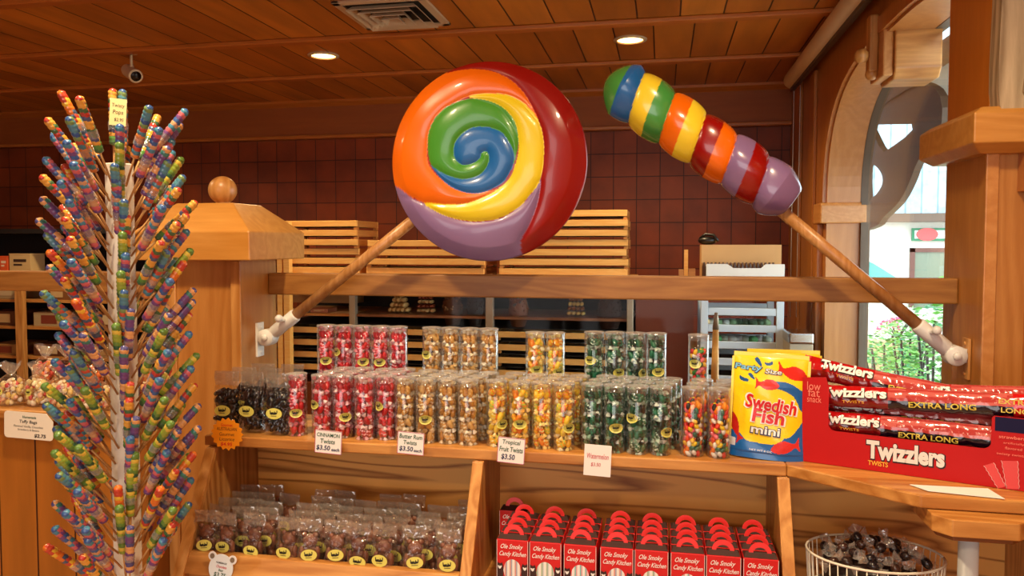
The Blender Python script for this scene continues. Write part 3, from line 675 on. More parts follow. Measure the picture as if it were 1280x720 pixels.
for z, zn in ((.7505, 'lowest'), (.9505, 'middle'), (1.1305, 'upper')):
    for j, xn in enumerate(('left', 'second', 'third', 'fourth', 'right')):
        x = -.78+j*.40+r.uniform(-.04, .04); ww = r.uniform(.09, .13); hh = r.uniform(.07, .11)
        t2 = thing('storage_box', 'dim brown box on %s back shelf, %s of five' % (zn, xn), 'box', (-4.0+x, 4.36, z), group='boxes on the dark shelving')
        b = MB(); b.box(-ww, ww, 0, .25, 0, hh); b.build('box_body', mat('storage_%d' % k, [(120, 76, 36), (150, 110, 60), (90, 50, 24), (170, 150, 110)][k % 4], .6), t2, bevel=.003)
        b = MB(); b.box(-ww*.5, ww*.5, -.002, -.0005, hh*.2, hh*.8); b.build('paper_label', mat('storage_lab_%d' % k, [(190, 160, 110), (120, 50, 30), (200, 180, 140)][k % 3], .6), t2); k += 1
carton('orange and white carton standing at far left above the rail', 0, 9, 320, 341, 4.36, 1.3105, (226, 92, 40), name='gift_carton', group='cartons above left rail', lines=(240, 220, 190))
carton('beige carton with dark picture patch above the left rail', 12, 38, 317, 341, 4.36, 1.3105, (206, 176, 120), name='gift_carton', group='cartons above left rail', lines=(60, 40, 30))

# price cards ------------------------------------------------------------------------
INKS = {'green': mat('ink_green', (40, 92, 66), .6), 'blue': mat('ink_blue', (34, 40, 84), .6), 'red': mat('ink_red', (196, 40, 50), .6), 'black': mat('ink_black', (30, 26, 24), .6),
        'redo': mat('ink_orange_red', (224, 60, 20), .6), 'brown': mat('ink_brown', (110, 60, 20), .6)}
def card(label, px0, py0, px1, py1, Y, lines, paper=PAPER, border=None, roll=0, th=.0012, name='price_card', shape=None, group='price cards'):
    a = onY(px0, py1, Y); c = onY(px1, py0, Y); w_, h_ = c.x-a.x, c.z-a.z
    t = thing(name, label, 'sign', ((a.x+c.x)/2, Y, (a.z+c.z)/2), (0, roll, 0), group)
    M = face_frame((0, 0, 0), (1, 0, 0), (0, 0, 1))
    b = MB()
    if shape: v, f = flat_geo(shape(w_, h_), th); b.add(v, f, 0, False, None, M)
    else: b.box(-w_/2, w_/2, -h_/2, h_/2, -th/2, th/2, M=M)
    b.build('paper', paper, t)
    if border:
        b = MB(); e = .0012
        for q in ((-w_/2, w_/2, -h_/2, -h_/2+e), (-w_/2, w_/2, h_/2-e, h_/2), (-w_/2, -w_/2+e, -h_/2, h_/2), (w_/2-e, w_/2, -h_/2, h_/2)): b.box(*q, th/2, th/2+.0004, M=M)
        b.build('border', border, t)
    for ink in dict.fromkeys(l[5] for l in lines):
        b = MB()
        for body, cx, cy, lw, lh, ik, *bd in lines:
            if ik == ink: fit(b, body, cx*w_, cy*h_, lw*w_, lh*h_, M, bd[0] if bd else .0, .12, lift=th/2+.0006)
        b.build('handwriting', INKS[ink], t)
    return t
PINKB = mat('card_border', (190, 110, 140), .6)
YP = 1.586
card('white handwritten card for cinnamon twists on shelf edge', 394, 539, 427, 566, YP, [('CINNAMON', 0, .30, .86, .17, 'green', .012), ('Twists', -.02, .03, .55, .2, 'green', .012), ('$3.50', -.18, -.27, .52, .24, 'blue', .02), ('each', .28, -.30, .3, .14, 'blue', .02)], border=PINKB, roll=.05)
card('white handwritten card for butter rum twists on shelf edge', 497, 541, 530, 567, YP, [('Butter Rum', 0, .30, .86, .2, 'green', .012), ('Twists', -.02, .03, .5, .19, 'green', .012), ('$3.50', -.16, -.27, .52, .24, 'blue', .02), ('each', .28, -.30, .3, .14, 'blue', .02)], border=PINKB, roll=.05)
card('white handwritten card for tropical fruit twists on shelf edge', 622, 548, 656, 578, YP, [('Tropical', 0, .30, .66, .22, 'green', .012), ('Fruit Twists', 0, .04, .86, .2, 'green', .012), ('$3.50', -.1, -.27, .5, .24, 'blue', .02)], border=PINKB, roll=.06)
card('plain white card with red watermelon writing on shelf edge', 730, 557, 764, 594, YP, [('Watermelon', 0, .14, .80, .17, 'red', .0), ('$3.50', -.06, -.14, .36, .13, 'red', .0)], roll=.04)
def tag_shape(w_, h_):
    r_ = h_*.12; return [[(-w_/2+r_, -h_/2), (w_/2-r_, -h_/2), (w_/2-r_*.3, -h_/2+r_*.3), (w_/2, -h_/2+r_), (w_/2, h_/2-2.4*r_), (w_/2-2.4*r_, h_/2), (-w_/2+r_, h_/2), (-w_/2+r_*.3, h_/2-r_*.3), (-w_/2, h_/2-r_), (-w_/2, -h_/2+r_), (-w_/2+r_*.3, -h_/2+r_*.3)]]
card('cream card for taffy bags on left counter plank front', 6, 517, 66, 547, 1.736, [('Homemade', .02, .32, .28, .10, 'green', .015), ('Taffy Bags', .0, .13, .36, .15, 'black', .01), ('Flavored Vanilla, Chocolate', .0, -.04, .6, .09, 'black'), ('Strawberry & Banana', .0, -.17, .44, .09, 'black'), ('$2.75', .24, -.36, .24, .15, 'black', .03)], paper=CREAM, shape=tag_shape, name='taffy_sign', roll=.03)
def star_shape(w_, h_):
    return [[(w_/2*(1 if k % 2 == 0 else .86)*math.cos(PI*k/17), h_/2*(1 if k % 2 == 0 else .86)*math.sin(PI*k/17)) for k in range(34)]]
card('orange starburst sign for licorice on shelf edge corner', 264, 523, 304, 562, YP-.004, [('Gourmet', 0, .28, .36, .09, 'redo', .01), ('AUSTRALIAN', 0, .16, .62, .10, 'brown'), ('Gourmet', 0, .0, .46, .10, 'brown'), ('Licorice', 0, -.15, .46, .10, 'brown'), ('$4.95', -.02, -.31, .36, .12, 'redo', .02)],
     paper=mat('starburst_orange', (255, 160, 8), .6), shape=star_shape, name='starburst_sign')
def bear_shape(w_, h_):
    P = []
    R = w_*.42
    for k in range(60):
        a = 2*PI*k/60; x, y = R*math.cos(a), R*1.0*math.sin(a)-h_*.06
        P.append((x, y))
    return [P]
# bear-headed sign, disc with two ring ears
a = onY(281, 707, 1.478)
t = thing('bear_sign', 'white bear head shaped price sign on lower shelf lip', 'sign', (a.x, 1.463, a.z), (-.12, .12, 0), 'price cards')
M = face_frame((0, 0, 0), (1, 0, 0), (0, 0, 1)); R = .0285
b = MB(); v, f = flat_geo([[(R*math.cos(2*PI*k/48), R*1.08*math.sin(2*PI*k/48)) for k in range(48)]], .0014); b.add(v, f, 0, False, None, M); b.build('head', mat('sign_pale_blue', (228, 240, 244), .6), t)
for sx in (-1, 1):
    cx, cy = sx*R*.84, R*.80; b = MB(); v, f = flat_geo([[(cx+R*.34*math.cos(2*PI*k/24), cy+R*.34*math.sin(2*PI*k/24)) for k in range(24)]], .0012); b.add([p+Vector((0, 0, -.0001)) for p in v], f, 0, False, None, M); b.build('ear', PAPER, t)
    b = MB(); v, f = flat_geo([[(cx+R*.19*math.cos(2*PI*k/24), cy+R*.2*math.sin(2*PI*k/24)) for k in range(24)]], .0004); b.add([p+Vector((0, 0, .0012)) for p in v], f, 0, False, None, M); b.build('inner_ear', mat('ear_taupe', (126, 112, 92), .6), t)
for ink, L in (('black', [('HOMEMADE', 0, .42, .9, .13)]), ('red', [('Chocolate', .05, .14, .85, .2)]), ('green', [('Bear', .05, -.12, .4, .2), ('$3.75', 0, -.5, 1.0, .38)])):
    b = MB()
    for body, cx, cy, lw, lh in L: fit(b, body, cx*R, cy*R, lw*R, lh*R, M, .015, .1, lift=.0012)
    b.build('handwriting', INKS[ink], t)

# ------------------------------------------------------------------ BIG ROUND LOLLIPOP
def bracket(t, M, L0):
    """flag pole bracket: M frame: x = pole direction, z = wall normal side; socket length L0"""
    b = MB(); b.lathe([(.0145, 0), (.0195, .002), (.0195, L0), (.0175, L0+.002), (.0150, L0+.002)], 20, M=M @ Matrix.Rotation(PI/2, 4, 'Y')); b.build('socket', WHITE, t)
SP = lambda L: catmull([((x-381)/309, (363-y)/320) for x, y in L], 6)
GREEN_C = SP([(197, 300), (212, 240), (255, 190), (340, 165), (420, 185), (472, 235), (487, 300), (480, 352), (468, 385), (430, 440), (350, 469), (275, 445), (212, 380)])
BLUE_P = SP([(372, 340), (366, 356), (346, 371), (312, 377), (290, 360), (283, 335), (291, 300), (325, 266), (372, 256), (430, 272), (464, 318), (474, 362), (458, 410), (424, 446), (352, 470), (272, 447), (208, 378), (236, 396), (270, 413), (315, 423), (362, 411), (388, 385), (396, 355), (388, 336)])
ORANGE_P = SP([(60, 460), (55, 300), (110, 160), (200, 90), (290, 66), (380, 70), (450, 100), (505, 155), (548, 240), (500, 187), (430, 155), (335, 158), (260, 190), (215, 240), (197, 300), (205, 380), (275, 447), (350, 470), (422, 455), (380, 482), (300, 502), (190, 500), (145, 480)])
YELLOW_P = SP([(330, 158), (430, 152), (500, 182), (547, 238), (566, 320), (556, 425), (530, 467), (490, 512), (430, 548), (360, 559), (300, 553), (240, 535), (183, 498), (270, 504), (340, 496), (424, 455), (470, 400), (487, 300), (430, 200)])
PURPLE_P = SP([(70, 445), (145, 483), (190, 502), (240, 535), (300, 555), (360, 561), (430, 550), (490, 513), (530, 468), (556, 428), (546, 500), (520, 570), (492, 620), (490, 660), (480, 720), (250, 720), (80, 600)])
SW = {'R': (142, 8, 6), 'O': (232, 108, 6), 'P': (132, 104, 148), 'Y': (228, 206, 34), 'G': (68, 148, 46), 'B': (22, 102, 176)}
NR, NA = 110, 300
rr = np.linspace(0, 1, NR+1); rr = rr[:, None]; aa = np.linspace(0, 2*PI, NA, endpoint=False)[None, :]
X = rr*np.cos(aa); Y = rr*np.sin(aa)
reg_ = np.full(X.shape, 0)
for i, P in ((1, ORANGE_P), (2, PURPLE_P), (3, YELLOW_P), (4, GREEN_C), (5, BLUE_P)): reg_[inside(X, Y, P)] = i
dist = np.full(X.shape, 1e9)
for P in (ORANGE_P, PURPLE_P, YELLOW_P, GREEN_C, BLUE_P):
    dist = np.minimum(dist, segdist(X, Y, P))
RD = .248
dome = .034*(1-np.clip(X**2+Y**2, 0, 1)**2.2)+.010*(1-np.exp(-dist/.05))*np.clip((1-np.hypot(X, Y))*8, 0, 1)
dome += .002*np.sin(9*X+4*Y)*np.cos(7*Y-3*X)
names_ = ['R', 'O', 'P', 'Y', 'G', 'B']
vs = []; fs = []; cs = []
for j in range(NR+1):
    for i in range(NA): vs.append((X[j, i]*RD, -dome[j, i]-.012, Y[j, i]*RD))
vc = [lin(SW[names_[k]]) for k in reg_.flatten()]
for j in range(NR):
    for i in range(NA):
        i2 = (i+1) % NA; fs.append((j*NA+i, (j+1)*NA+i, (j+1)*NA+i2, j*NA+i2))
# rim and back
nb = len(vs); prof = [(1.012, -.010), (1.020, 0), (1.012, .016), (.97, .030), (.8, .045), (.4, .056), (.02, .058)]
for rad, y in prof:
    for i in range(NA):
        a = 2*PI*i/NA; vs.append((rad*RD*math.cos(a), y, rad*RD*math.sin(a))); vc.append(vc[NR*NA+i])
base = NR*NA
for q in range(len(prof)):
    A = base if q == 0 else nb+(q-1)*NA; B = nb+q*NA
    for i in range(NA):
        i2 = (i+1) % NA; fs.append((A+i, B+i, B+i2, A+i2))
me = bpy.data.meshes.new('swirl_candy'); me.from_pydata(vs, [], fs); at = me.color_attributes.new('Col', 'FLOAT_COLOR', 'POINT')
at.data.foreach_set('color', [q for c in vc for q in c]); me.polygons.foreach_set('use_smooth', [True]*len(fs)); me.materials.append(vcol('glossy_swirl_paint', .34, .35, .12, 22)); me.update()
CY = 1.90
dc = onY(608, 201.5, 1.88); dc.y = CY
LB = Vector((-1.1095, 1.945, onX(322, 421, -1.11).z))      # bracket on the left post
t = thing('giant_lollipop', 'giant round swirl lollipop sign on wooden pole', 'lollipop sign', LB, group='giant candy signs on poles')
link('swirl_candy', me, t, loc=dc-LB, rot=(0, 0, .03))
def pole_parts(t, end, side, pr_):
    """end: vector from the bracket to the far end of the pole; side -1: bracket plate on a face looking to +X"""
    hub = Vector((.03*side, 0, 0)); d = (end-hub).normalized()
    L = (end-hub).length; q = d.to_track_quat('Z', 'Y').to_matrix().to_4x4(); q.translation = hub
    b = MB(); x0, x1 = sorted((0, .006*side)); b.box(x0, x1, -.018, .018, -.055, .04); 
    for zz in (-.043, .028): b.ball((.007*side, 0, zz), (.003, .005, .005), 8, 6)
    b.build('wall_plate', pr_, t, bevel=.002)
    b = MB(); M = Matrix.Translation((0, -.022, 0)) @ Matrix.Translation(hub) @ Matrix.Rotation(-PI/2, 4, 'X')
    b.lathe([(.001, -.001), (.022, 0), (.0235, .003), (.0235, .038), (.022, .042), (.001, .043)], 24, M=M); b.lathe([(.009, -.006), (.010, -.001)], 12, M=M); x0, x1 = sorted((.0062*side, .012*side)); b.box(x0, x1, -.012, .012, -.016, .016)
    b.build('swivel_hub', WHITE, t)
    b = MB(); b.lathe([(.014, .018), (.0185, .024), (.0185, .105), (.0165, .109), (.0155, .109)], 20, M=q)
    kn = q @ Vector((0, 0, .075)); b.tube([kn, kn+Vector((-.012*side*.3, -.034, .012))], .007, 10); b.ball(kn+Vector((-.006*side, -.036, .012)), .011)
    b.build('socket', WHITE, t)
    b = MB(); b.lathe([(.0148, .1095), (.0148, L)], 16, M=q); b.build('pole', DOWEL, t)
pole_parts(t, dc-LB+Vector((-.12, 0, -.085)), 1, WHITE)
# ------------------------------------------------------------------ BIG TWISTED CANDY STICK
a = onY(759, 98, 1.90); c = onY(990, 252, 1.90); ax = (c-a); LL = ax.length; mid = (a+c)/2
RB = Vector((.6985, 1.93, onX(1213, 445, .70).z))
t = thing('giant_candy_stick', 'giant striped twisted candy stick sign on wooden pole', 'candy sign', RB, group='giant candy signs on poles')
SEQ = ['G', 'B', 'Y', 'G', 'O', 'Y', 'R', 'O', 'P', 'R', 'P', 'P']
SW2 = dict(SW); SW2['Y'] = (240, 214, 50); SW2['G'] = (66, 150, 66)
NS, NT = 420, 72; vs = []; fs = []; vc = []
R0 = .0715; d = ax.normalized(); e1 = Vector((0, -1, 0)); e2 = d.cross(e1).normalized()   # e2 across, e1 to the viewer
for j in range(NS+1):
    s_ = j/NS; env = min(1, (s_/.10)**.45 if s_ > 0 else 0)*min(1, .66+.34*((1-s_)/.09)**.8 if s_ < 1 else .66)
    for i in range(NT):
        th = 2*PI*i/NT; ph = s_*6.0+.0; sh = -.20*math.cos(th)*1.0
        ph2 = min(5.999, max(0, ph+sh*min(1, s_*8)*min(1, (1-s_)*8))); fq = ph2 % 1
        g = .83+.17*math.sin(PI*fq)**.5
        g *= 1+.02*math.sin(5*th+3*math.floor(ph2))
        rad = R0*(1.0-.08*s_)*g*max(.02, env)
        vs.append((-d if False else Vector((0, 0, 0)))+d*(s_-.5)*LL+(e1*math.sin(th)+e2*math.cos(th))*rad); vc.append(lin(SW2[SEQ[min(11, int(ph2*2))]]))
for j in range(NS):
    for i in range(NT): i2 = (i+1) % NT; fs.append((j*NT+i, (j+1)*NT+i, (j+1)*NT+i2, j*NT+i2))
fs.append(tuple(range(NT))); fs.append(tuple(NS*NT+i for i in range(NT-1, -1, -1)))
me = bpy.data.meshes.new('twisted_candy'); me.from_pydata(vs, [], fs); at = me.color_attributes.new('Col', 'FLOAT_COLOR', 'POINT')
at.data.foreach_set('color', [q for c_ in vc for q in c_]); me.polygons.foreach_set('use_smooth', [True]*(len(fs)-2)+[False]*2); me.materials.append(vcol('glossy_stick_paint', .26, .5, .5, 14)); me.update()
link('twisted_candy', me, t, loc=mid-RB)
pole_parts(t, onY(970, 258, 1.90)-RB, -1, OAKZ)

# ------------------------------------------------------------------ SMALL PRODUCTS: builders
def emblem_geo(b, M, s_, lift):
    """little dark emblem on the yellow oval labels: two crouching shapes and a line of lettering"""
    for cx, cy, rx, ry in ((-.26, .02, .20, .13), (-.40, .20, .05, .16), (-.12, .10, .12, .07), (.18, .04, .20, .11), (.36, .22, .05, .16), (.10, .16, .05, .12), (.0, -.04, .2, .07)):
        n_ = 10; b.add([(s_*(cx+rx*math.cos(2*PI*k/n_)), s_*(cy+ry*math.sin(2*PI*k/n_)), lift) for k in range(n_)], [tuple(range(n_))], 0, False, None, M)
    b.box(-.34*s_, .30*s_, -.27*s_, -.22*s_, lift-.0001, lift, M=M)
def oval_label(t, M, w_=.030, h_=.020, bend=None, name='oval_label'):
    n_ = 24
    P = [(w_/2*math.cos(2*PI*k/n_), h_/2*math.sin(2*PI*k/n_)) for k in range(n_)]
    b = MB(); v, f = flat_geo([P], .0005); b.add(v, f, 0, False, None, M)
    e = MB(); emblem_geo(e, M, h_*.85, .0006)
    if bend:
        for q in (b, e):
            q.v = [M @ (lambda p: Vector((bend*math.sin(p.x/bend), p.y, p.z+bend*(math.cos(p.x/bend)-1))))(M.inverted() @ p) for p in q.v]
    o = b.build(name, STICKY, t); e.build('emblem', INK, o); return o
def candies(kind, seed, R, H):
    """fill of one tube: kind -> list of colours; twists (wrapped) or beans"""
    r = random.Random(seed); b = MB()
    if kind == 'beans':
        cols = [(236, 60, 30), (250, 150, 20), (246, 214, 40), (60, 150, 60), (244, 240, 230), (20, 16, 18), (210, 30, 40), (240, 110, 130), (250, 200, 60), (30, 110, 90), (250, 120, 20)]
        z = .007
        while z < H:
            for ring, n_ in ((R-.007, 8), (R*.38, 3)):
                a0 = r.uniform(0, 6)
                for k in range(n_):
                    a = a0+2*PI*k/n_+r.uniform(-.2, .2); M = Matrix.Translation((ring*math.cos(a), ring*math.sin(a), z+r.uniform(-.002, .002))) @ Matrix.Rotation(r.uniform(0, 6), 4, 'Z') @ Matrix.Rotation(r.uniform(-1.2, 1.2), 4, 'X')
                    b.ball((0, 0, 0), (.0052, .0050, .0078), 8, 6, M=M, col=lin(r.choice(cols)))
            z += .0098
        return b.mesh('bean_fill', VCANDY)
    core, wrap = {'cinnamon': ([(204, 14, 34), (226, 40, 60), (180, 10, 30)], [(250, 190, 200), (236, 120, 140), (250, 226, 228)]),
                  'butter': ([(206, 150, 70), (188, 128, 52), (222, 178, 108)], [(238, 220, 184), (226, 196, 140), (246, 238, 220)]),
                  'tropical': ([(250, 190, 30), (250, 130, 30), (250, 214, 60), (240, 150, 40), (200, 210, 80)], [(250, 232, 150), (252, 214, 120), (250, 244, 214)]),
                  'melon': ([(10, 84, 56), (20, 110, 76), (8, 40, 30), (26, 120, 90)], [(196, 222, 206), (120, 170, 146), (226, 236, 226), (40, 60, 50)])}[kind]
    z = .014; L = .021
    while z < H-.006:
        for ring, n_ in ((R-.009, 6), (.004, 1)):
            a0 = r.uniform(0, 6)
            for k in range(n_):
                a = a0+2*PI*k/n_+r.uniform(-.2, .2)
                M = Matrix.Translation((ring*math.cos(a), ring*math.sin(a), z+r.uniform(-.003, .003))) @ Matrix.Rotation(a, 4, 'Z') @ Matrix.Rotation(r.uniform(-.75, .75), 4, 'X') @ Matrix.Rotation(r.uniform(-.15, .15), 4, 'Y')
                c1 = lin(r.choice(core)); c2 = lin(r.choice(core+wrap[:1])); cw = lin(r.choice(wrap))
                def fn(u, v, M=M): 
                    zz = (v-.5)*L; rad = .0062*(1-(abs(v-.5)*2)**4*.55)*(1+.12*math.cos(4*PI*u*2+v*18))
                    return (rad*math.cos(2*PI*u), rad*math.sin(2*PI*u), zz)
                b.grid(fn, 8, 6, 0, True, M, lambda u, v: c1 if (u*2+v*2.2) % 1 < .6 else c2, True)
                for sg in (-1, 1):
                    b.lathe([(.0016, sg*L*.48), (.0052, sg*(L*.48+.006)), (.0062, sg*(L*.48+.009))], 6, M=M, col=cw, cap=False, smooth=False)
        z += .0265
    return b.mesh('twist_fill', VWRAP)
RT, HT = .0236, .143
tube_me = MB().lathe([(.002, .0), (RT-.001, 0), (RT, .0015), (RT, HT-.001), (RT-.001, HT), (RT-.002, HT)], 24, cap=False).mesh('tube_wall', TUBEC)
lid_me = MB().lathe([(RT-.0022, HT-.012), (RT-.0022, HT-.004), (RT+.0006, HT-.002), (RT+.0006, HT+.002), (RT-.004, HT+.0025), (.001, HT+.0018)], 24, cap=False).mesh('tube_lid', LIDC)
def make_tube(kind, seed, lab_rot, lab_z):
    t = thing('candy_tube', 'x', 'candy tube')
    link('tube_wall', tube_me, t); link('lid', lid_me, t)
    link('jelly_beans' if kind == 'beans' else 'wrapped_twists', candies(kind, seed, RT-.002, HT-.010 if kind != 'beans' else HT-.030), t)
    if lab_rot is not None:
        M = Matrix.Rotation(lab_rot, 4, 'Z') @ face_frame((0, -RT-.0006, lab_z), (1, 0, 0), (0, 0, 1)) @ Matrix.Rotation(random.Random(seed).uniform(-.25, .25), 4, 'Z')
        oval_label(t, M, .031, .0205, bend=RT+.001)
    return t
FL = {'cinnamon': 'red cinnamon twists', 'butter': 'golden butter rum twists', 'tropical': 'yellow and orange tropical twists', 'melon': 'dark green watermelon twists', 'beans': 'mixed jelly beans'}
PR = {}
SEEDS = {}
for kind in FL:
    PR[kind] = [Proto(make_tube(kind, 10+i, lr, lz)) for i, (lr, lz) in enumerate([(.25, .055), (-.5, .078), (.75, .05), (None, 0)])]
SPARE = []
def tube(kind, px, pyb, Y, z, var, label, group):
    """px = column in the photo of the tube's axis"""
    p = onY(px, 500, Y)
    lean_ = (0, 0, -math.atan2(-p.x, Y)*0+random.Random(px*7+int(Y*100)).uniform(-.12, .12))
    return PR[kind][var].put((p.x, Y, z), lean_, label, group)
FRONT = {'cinnamon': ([373, 403, 430, 457, 479], [0, 1, 2, 3, 1]), 'butter': ([508, 533, 556, 582], [3, 0, 3, 3]), 'tropical': ([622, 650, 675, 701], [2, 0, 3, 2]),
         'melon': ([741, 764, 788, 818], [3, 0, 1, 2]), 'beans': ([866, 899], [3, 3])}
YF_ = {'cinnamon': [1.655, 1.645, 1.66, 1.65, 1.67], 'butter': [1.655, 1.645, 1.66, 1.65], 'tropical': [1.66, 1.645, 1.655, 1.65], 'melon': [1.665, 1.655, 1.65, 1.655], 'beans': [1.66, 1.655]}
def space_row(xs):
    """keep neighbouring tubes from sharing space"""
    out = [xs[0]]
    for x in xs[1:]: out.append(max(x, out[-1]+.0490))
    return out
for kind, (pxs, vr) in FRONT.items():
    n_ = len(pxs); xs0 = space_row([onY(px, 500, y).x for px, y in zip(pxs, YF_[kind])])
    for row in range(3 if kind != 'beans' else 3):
        for k in range(n_):
            y = 1.648+.0505*row+(YF_[kind][k]-1.655)*.5; x = xs0[k]+row*(.012 if kind != 'cinnamon' else .006)
            if kind == 'cinnamon' and k == 0 and row > 0: continue
            var = vr[k] if row == 0 else 3
            lab = 'tube of %s, lower tier %s row, %s' % (FL[kind], ['front', 'second', 'back'][row], ['leftmost', 'second', 'third', 'fourth', 'rightmost'][k] if k < n_-1 else 'rightmost')
            PR[kind][var].put((x, y, ZS+.0005), (0, 0, random.Random(k*7+row).uniform(-.12, .12)), lab, 'tubes of %s' % FL[kind])
# extra label-less tube ends showing at the right of the rum and tropical rows
PR['butter'][3].put((onY(601, 500, 1.71).x+.012, 1.745, ZS+.0005), None, 'clear tube of golden butter rum twists set back at right end of its block', 'tubes of golden butter rum twists')
UP = {'cinnamon': ([410, 431, 452, 474, 498], [0, 1, 0, 0, 3], 1.146), 'butter': ([552, 568, 583, 598], [1, 3, 3, 3], 1.146), 'tropical': ([669, 694], [0, 2], 1.140), 'melon': ([746, 768, 792, 820], [1, 2, 2, 0], 1.144), 'beans': ([873], [1], 1.143)}
for kind, (pxs, vr, zr) in UP.items():
    xs = [onY(px, 440, 1.83).x for px in pxs]; m0 = sum(xs)/len(xs); xs = space_row(xs); m1 = sum(xs)/len(xs); xs = [x-(m1-m0) for x in xs]
    t = thing('display_riser', 'clear plastic riser lifting the upper tubes of %s' % FL[kind], 'riser', (0, 0, 0), group='clear risers')
    b = MB(); x0, x1 = xs[0]-.028, xs[-1]+.028
    b.box(x0, x1, 1.802, 1.8585, zr-.004, zr-.0005); b.build('top', TUBEC, t)
    b = MB(); b.box(x0, x0+.003, 1.802, 1.8585, ZS, zr-.0045); b.box(x1-.003, x1, 1.802, 1.8585, ZS, zr-.0045); b.build('side', TUBEC, t)
    n_ = len(xs)
    for k, x in enumerate(xs):
        where = 'only one' if n_ == 1 else (['leftmost', 'second', 'third', 'fourth', 'fifth'][k] if k < n_-1 else 'rightmost')
        PR[kind][vr[k]].put((x, 1.8295+(.002 if k % 2 else -.0), zr), (0, 0, [.1, -.2, .25, .0, .1][k]), 'tube of %s in the upper tier, %s' % (FL[kind], where), 'tubes of %s' % FL[kind])
# ---- bags
def bag_fn(w_, h_, d_, head, seed, crumple=.003):
    r = random.Random(seed); ph = [r.uniform(0, 6) for _ in range(6)]
    def prof(v):
        z = v*h_
        if z > h_-head: return .0025
        k = z/(h_-head); return max(.0025, d_/2*min(1, (k/.06)**.5 if k > 0 else 0)*min(1, ((1-k)/.30)**.7))
    def fn(u, v):
        a = 2*PI*u; q = prof(v); cx = math.cos(a); sy = math.sin(a)
        ww = w_/2*(1-.10*math.sin(PI*min(1, v*1.25))*(0 if v > .8 else 1)*.5)
        x = ww*math.copysign(abs(cx)**.6, cx); y = q*math.copysign(abs(sy)**.8, sy)
        n = math.sin(40*x/w_*.25+ph[0]+v*9)*math.cos(v*23+ph[1])+.6*math.sin(v*41+ph[2]+x/w_*13)
        y += crumple*n*(.25 if v > 1-head/h_ else 1); x += crumple*.35*math.sin(v*31+ph[3])
        return (x, y, v*h_)
    return fn
def make_bag(name, w_, h_, d_, head, seed, film=None):
    t = thing(name, 'x', 'bag of candy'); fn = bag_fn(w_, h_, d_, head, seed); k = 1-head/h_
    b = MB(); b.grid(lambda u, v: fn(u, v*k), 26, 22, closeu=True); b.build('cellophane', film or BAGC, t)
    b = MB(); b.grid(lambda u, v: fn(u, k+v*(1-k)), 20, 5, closeu=True); b.build('header', HEADC, t)
    return t
def bear_bag(seed, hd):
    t = make_bag('chocolate_bear_bag', .056, .122, .034, .026, seed); r = random.Random(seed)
    CH = mat('milk_chocolate_%d' % seed, [(112, 66, 50), (98, 56, 42), (126, 78, 58)][seed % 3], .4, noise=.15)
    b = MB()
    for c, rr_ in (((0, 0, .074), (.0165, .011, .0155)), ((-.012, 0, .087), (.006, .005, .006)), ((.012, 0, .087), (.006, .005, .006)), ((0, -.009, .070), (.007, .006, .006)),
                   ((0, 0, .042), (.019, .012, .024)), ((-.017, -.005, .05), (.007, .007, .014)), ((.017, -.005, .05), (.007, .007, .014)), ((-.012, -.004, .016), (.009, .010, .014)), ((.012, -.004, .016), (.009, .010, .014))):
        b.ball(c, rr_, 14, 9)
    b.build('chocolate_bear', CH, t)
    M = face_frame((r.uniform(-.004, .004), -.0200, .047+r.uniform(-.004, .006)), (1, 0, r.uniform(-.12, .12)), (0, 0, 1)); oval_label(t, M, .036, .025)
    return t
BEAR = [Proto(bear_bag(20+i, .026)) for i in range(4)]
r = random.Random(9)
zb_ = .7815
fx = [258, 286, 316, 361, 389, 420, 450, 481, 519, 560]
for row, yy in enumerate((1.512, 1.556, 1.602, 1.650, 1.70)):
    for k, px in enumerate(fx):
        x = onY(px, 650, 1.512).x+(row % 2)*.012+r.uniform(-.004, .004)
        if row and k == len(fx)-1 and row % 2: x -= .016
        if x > -.435: x = -.435
        if row >= 3 and k in (2, 5, 8) and row == 4: continue
        where = ['left end', 'second from left', 'third from left', 'fourth from left', 'fifth from left', 'sixth from left', 'seventh from left', 'third from right', 'second from right', 'right end'][k]
        BEAR[(k*3+row) % 4].put((x, yy+r.uniform(-.003, .003), zb_), (r.uniform(-.06, .04), 0, r.uniform(-.16, .16)),
            'chocolate bear in clear bag with yellow oval label, %s row, %s' % (['front', 'second', 'third', 'fourth', 'back'][row], where), 'bagged chocolate bears on the lower left shelf')
# licorice bags
FILM2 = clear('thin_film', (250, 250, 250), .03, .5, .06, .9, 70, haze=.03)
def licorice_bag(seed):
    t = make_bag('licorice_bag', .062, .145, .042, .034, seed, FILM2); r = random.Random(seed); b = MB()
    for k in range(80):
        z = r.uniform(.012, .098); x = r.uniform(-.022, .022); y = r.uniform(-.009, .009); a = r.uniform(-1.4, 1.4); L = .011
        d_ = Vector((math.sin(a)*L, r.uniform(-.003, .003), math.cos(a)*L)); c_ = Vector((x, y, z)); b.tube([c_-d_, c_-d_*.3+Vector((0, -.002, 0)), c_+d_*.3+Vector((0, .002, 0)), c_+d_], [.0045, .0065, .0065, .0045], 6)
    b.build('licorice_pieces', mat('licorice_%d' % seed, (16, 13, 16), .22, coat=.4), t)
    M = face_frame((r.uniform(-.003, .003), -.0245, .054), (1, 0, 0), (0, 0, 1)); oval_label(t, M, .040, .026); return t
LIC = [Proto(licorice_bag(40+i)) for i in range(2)]
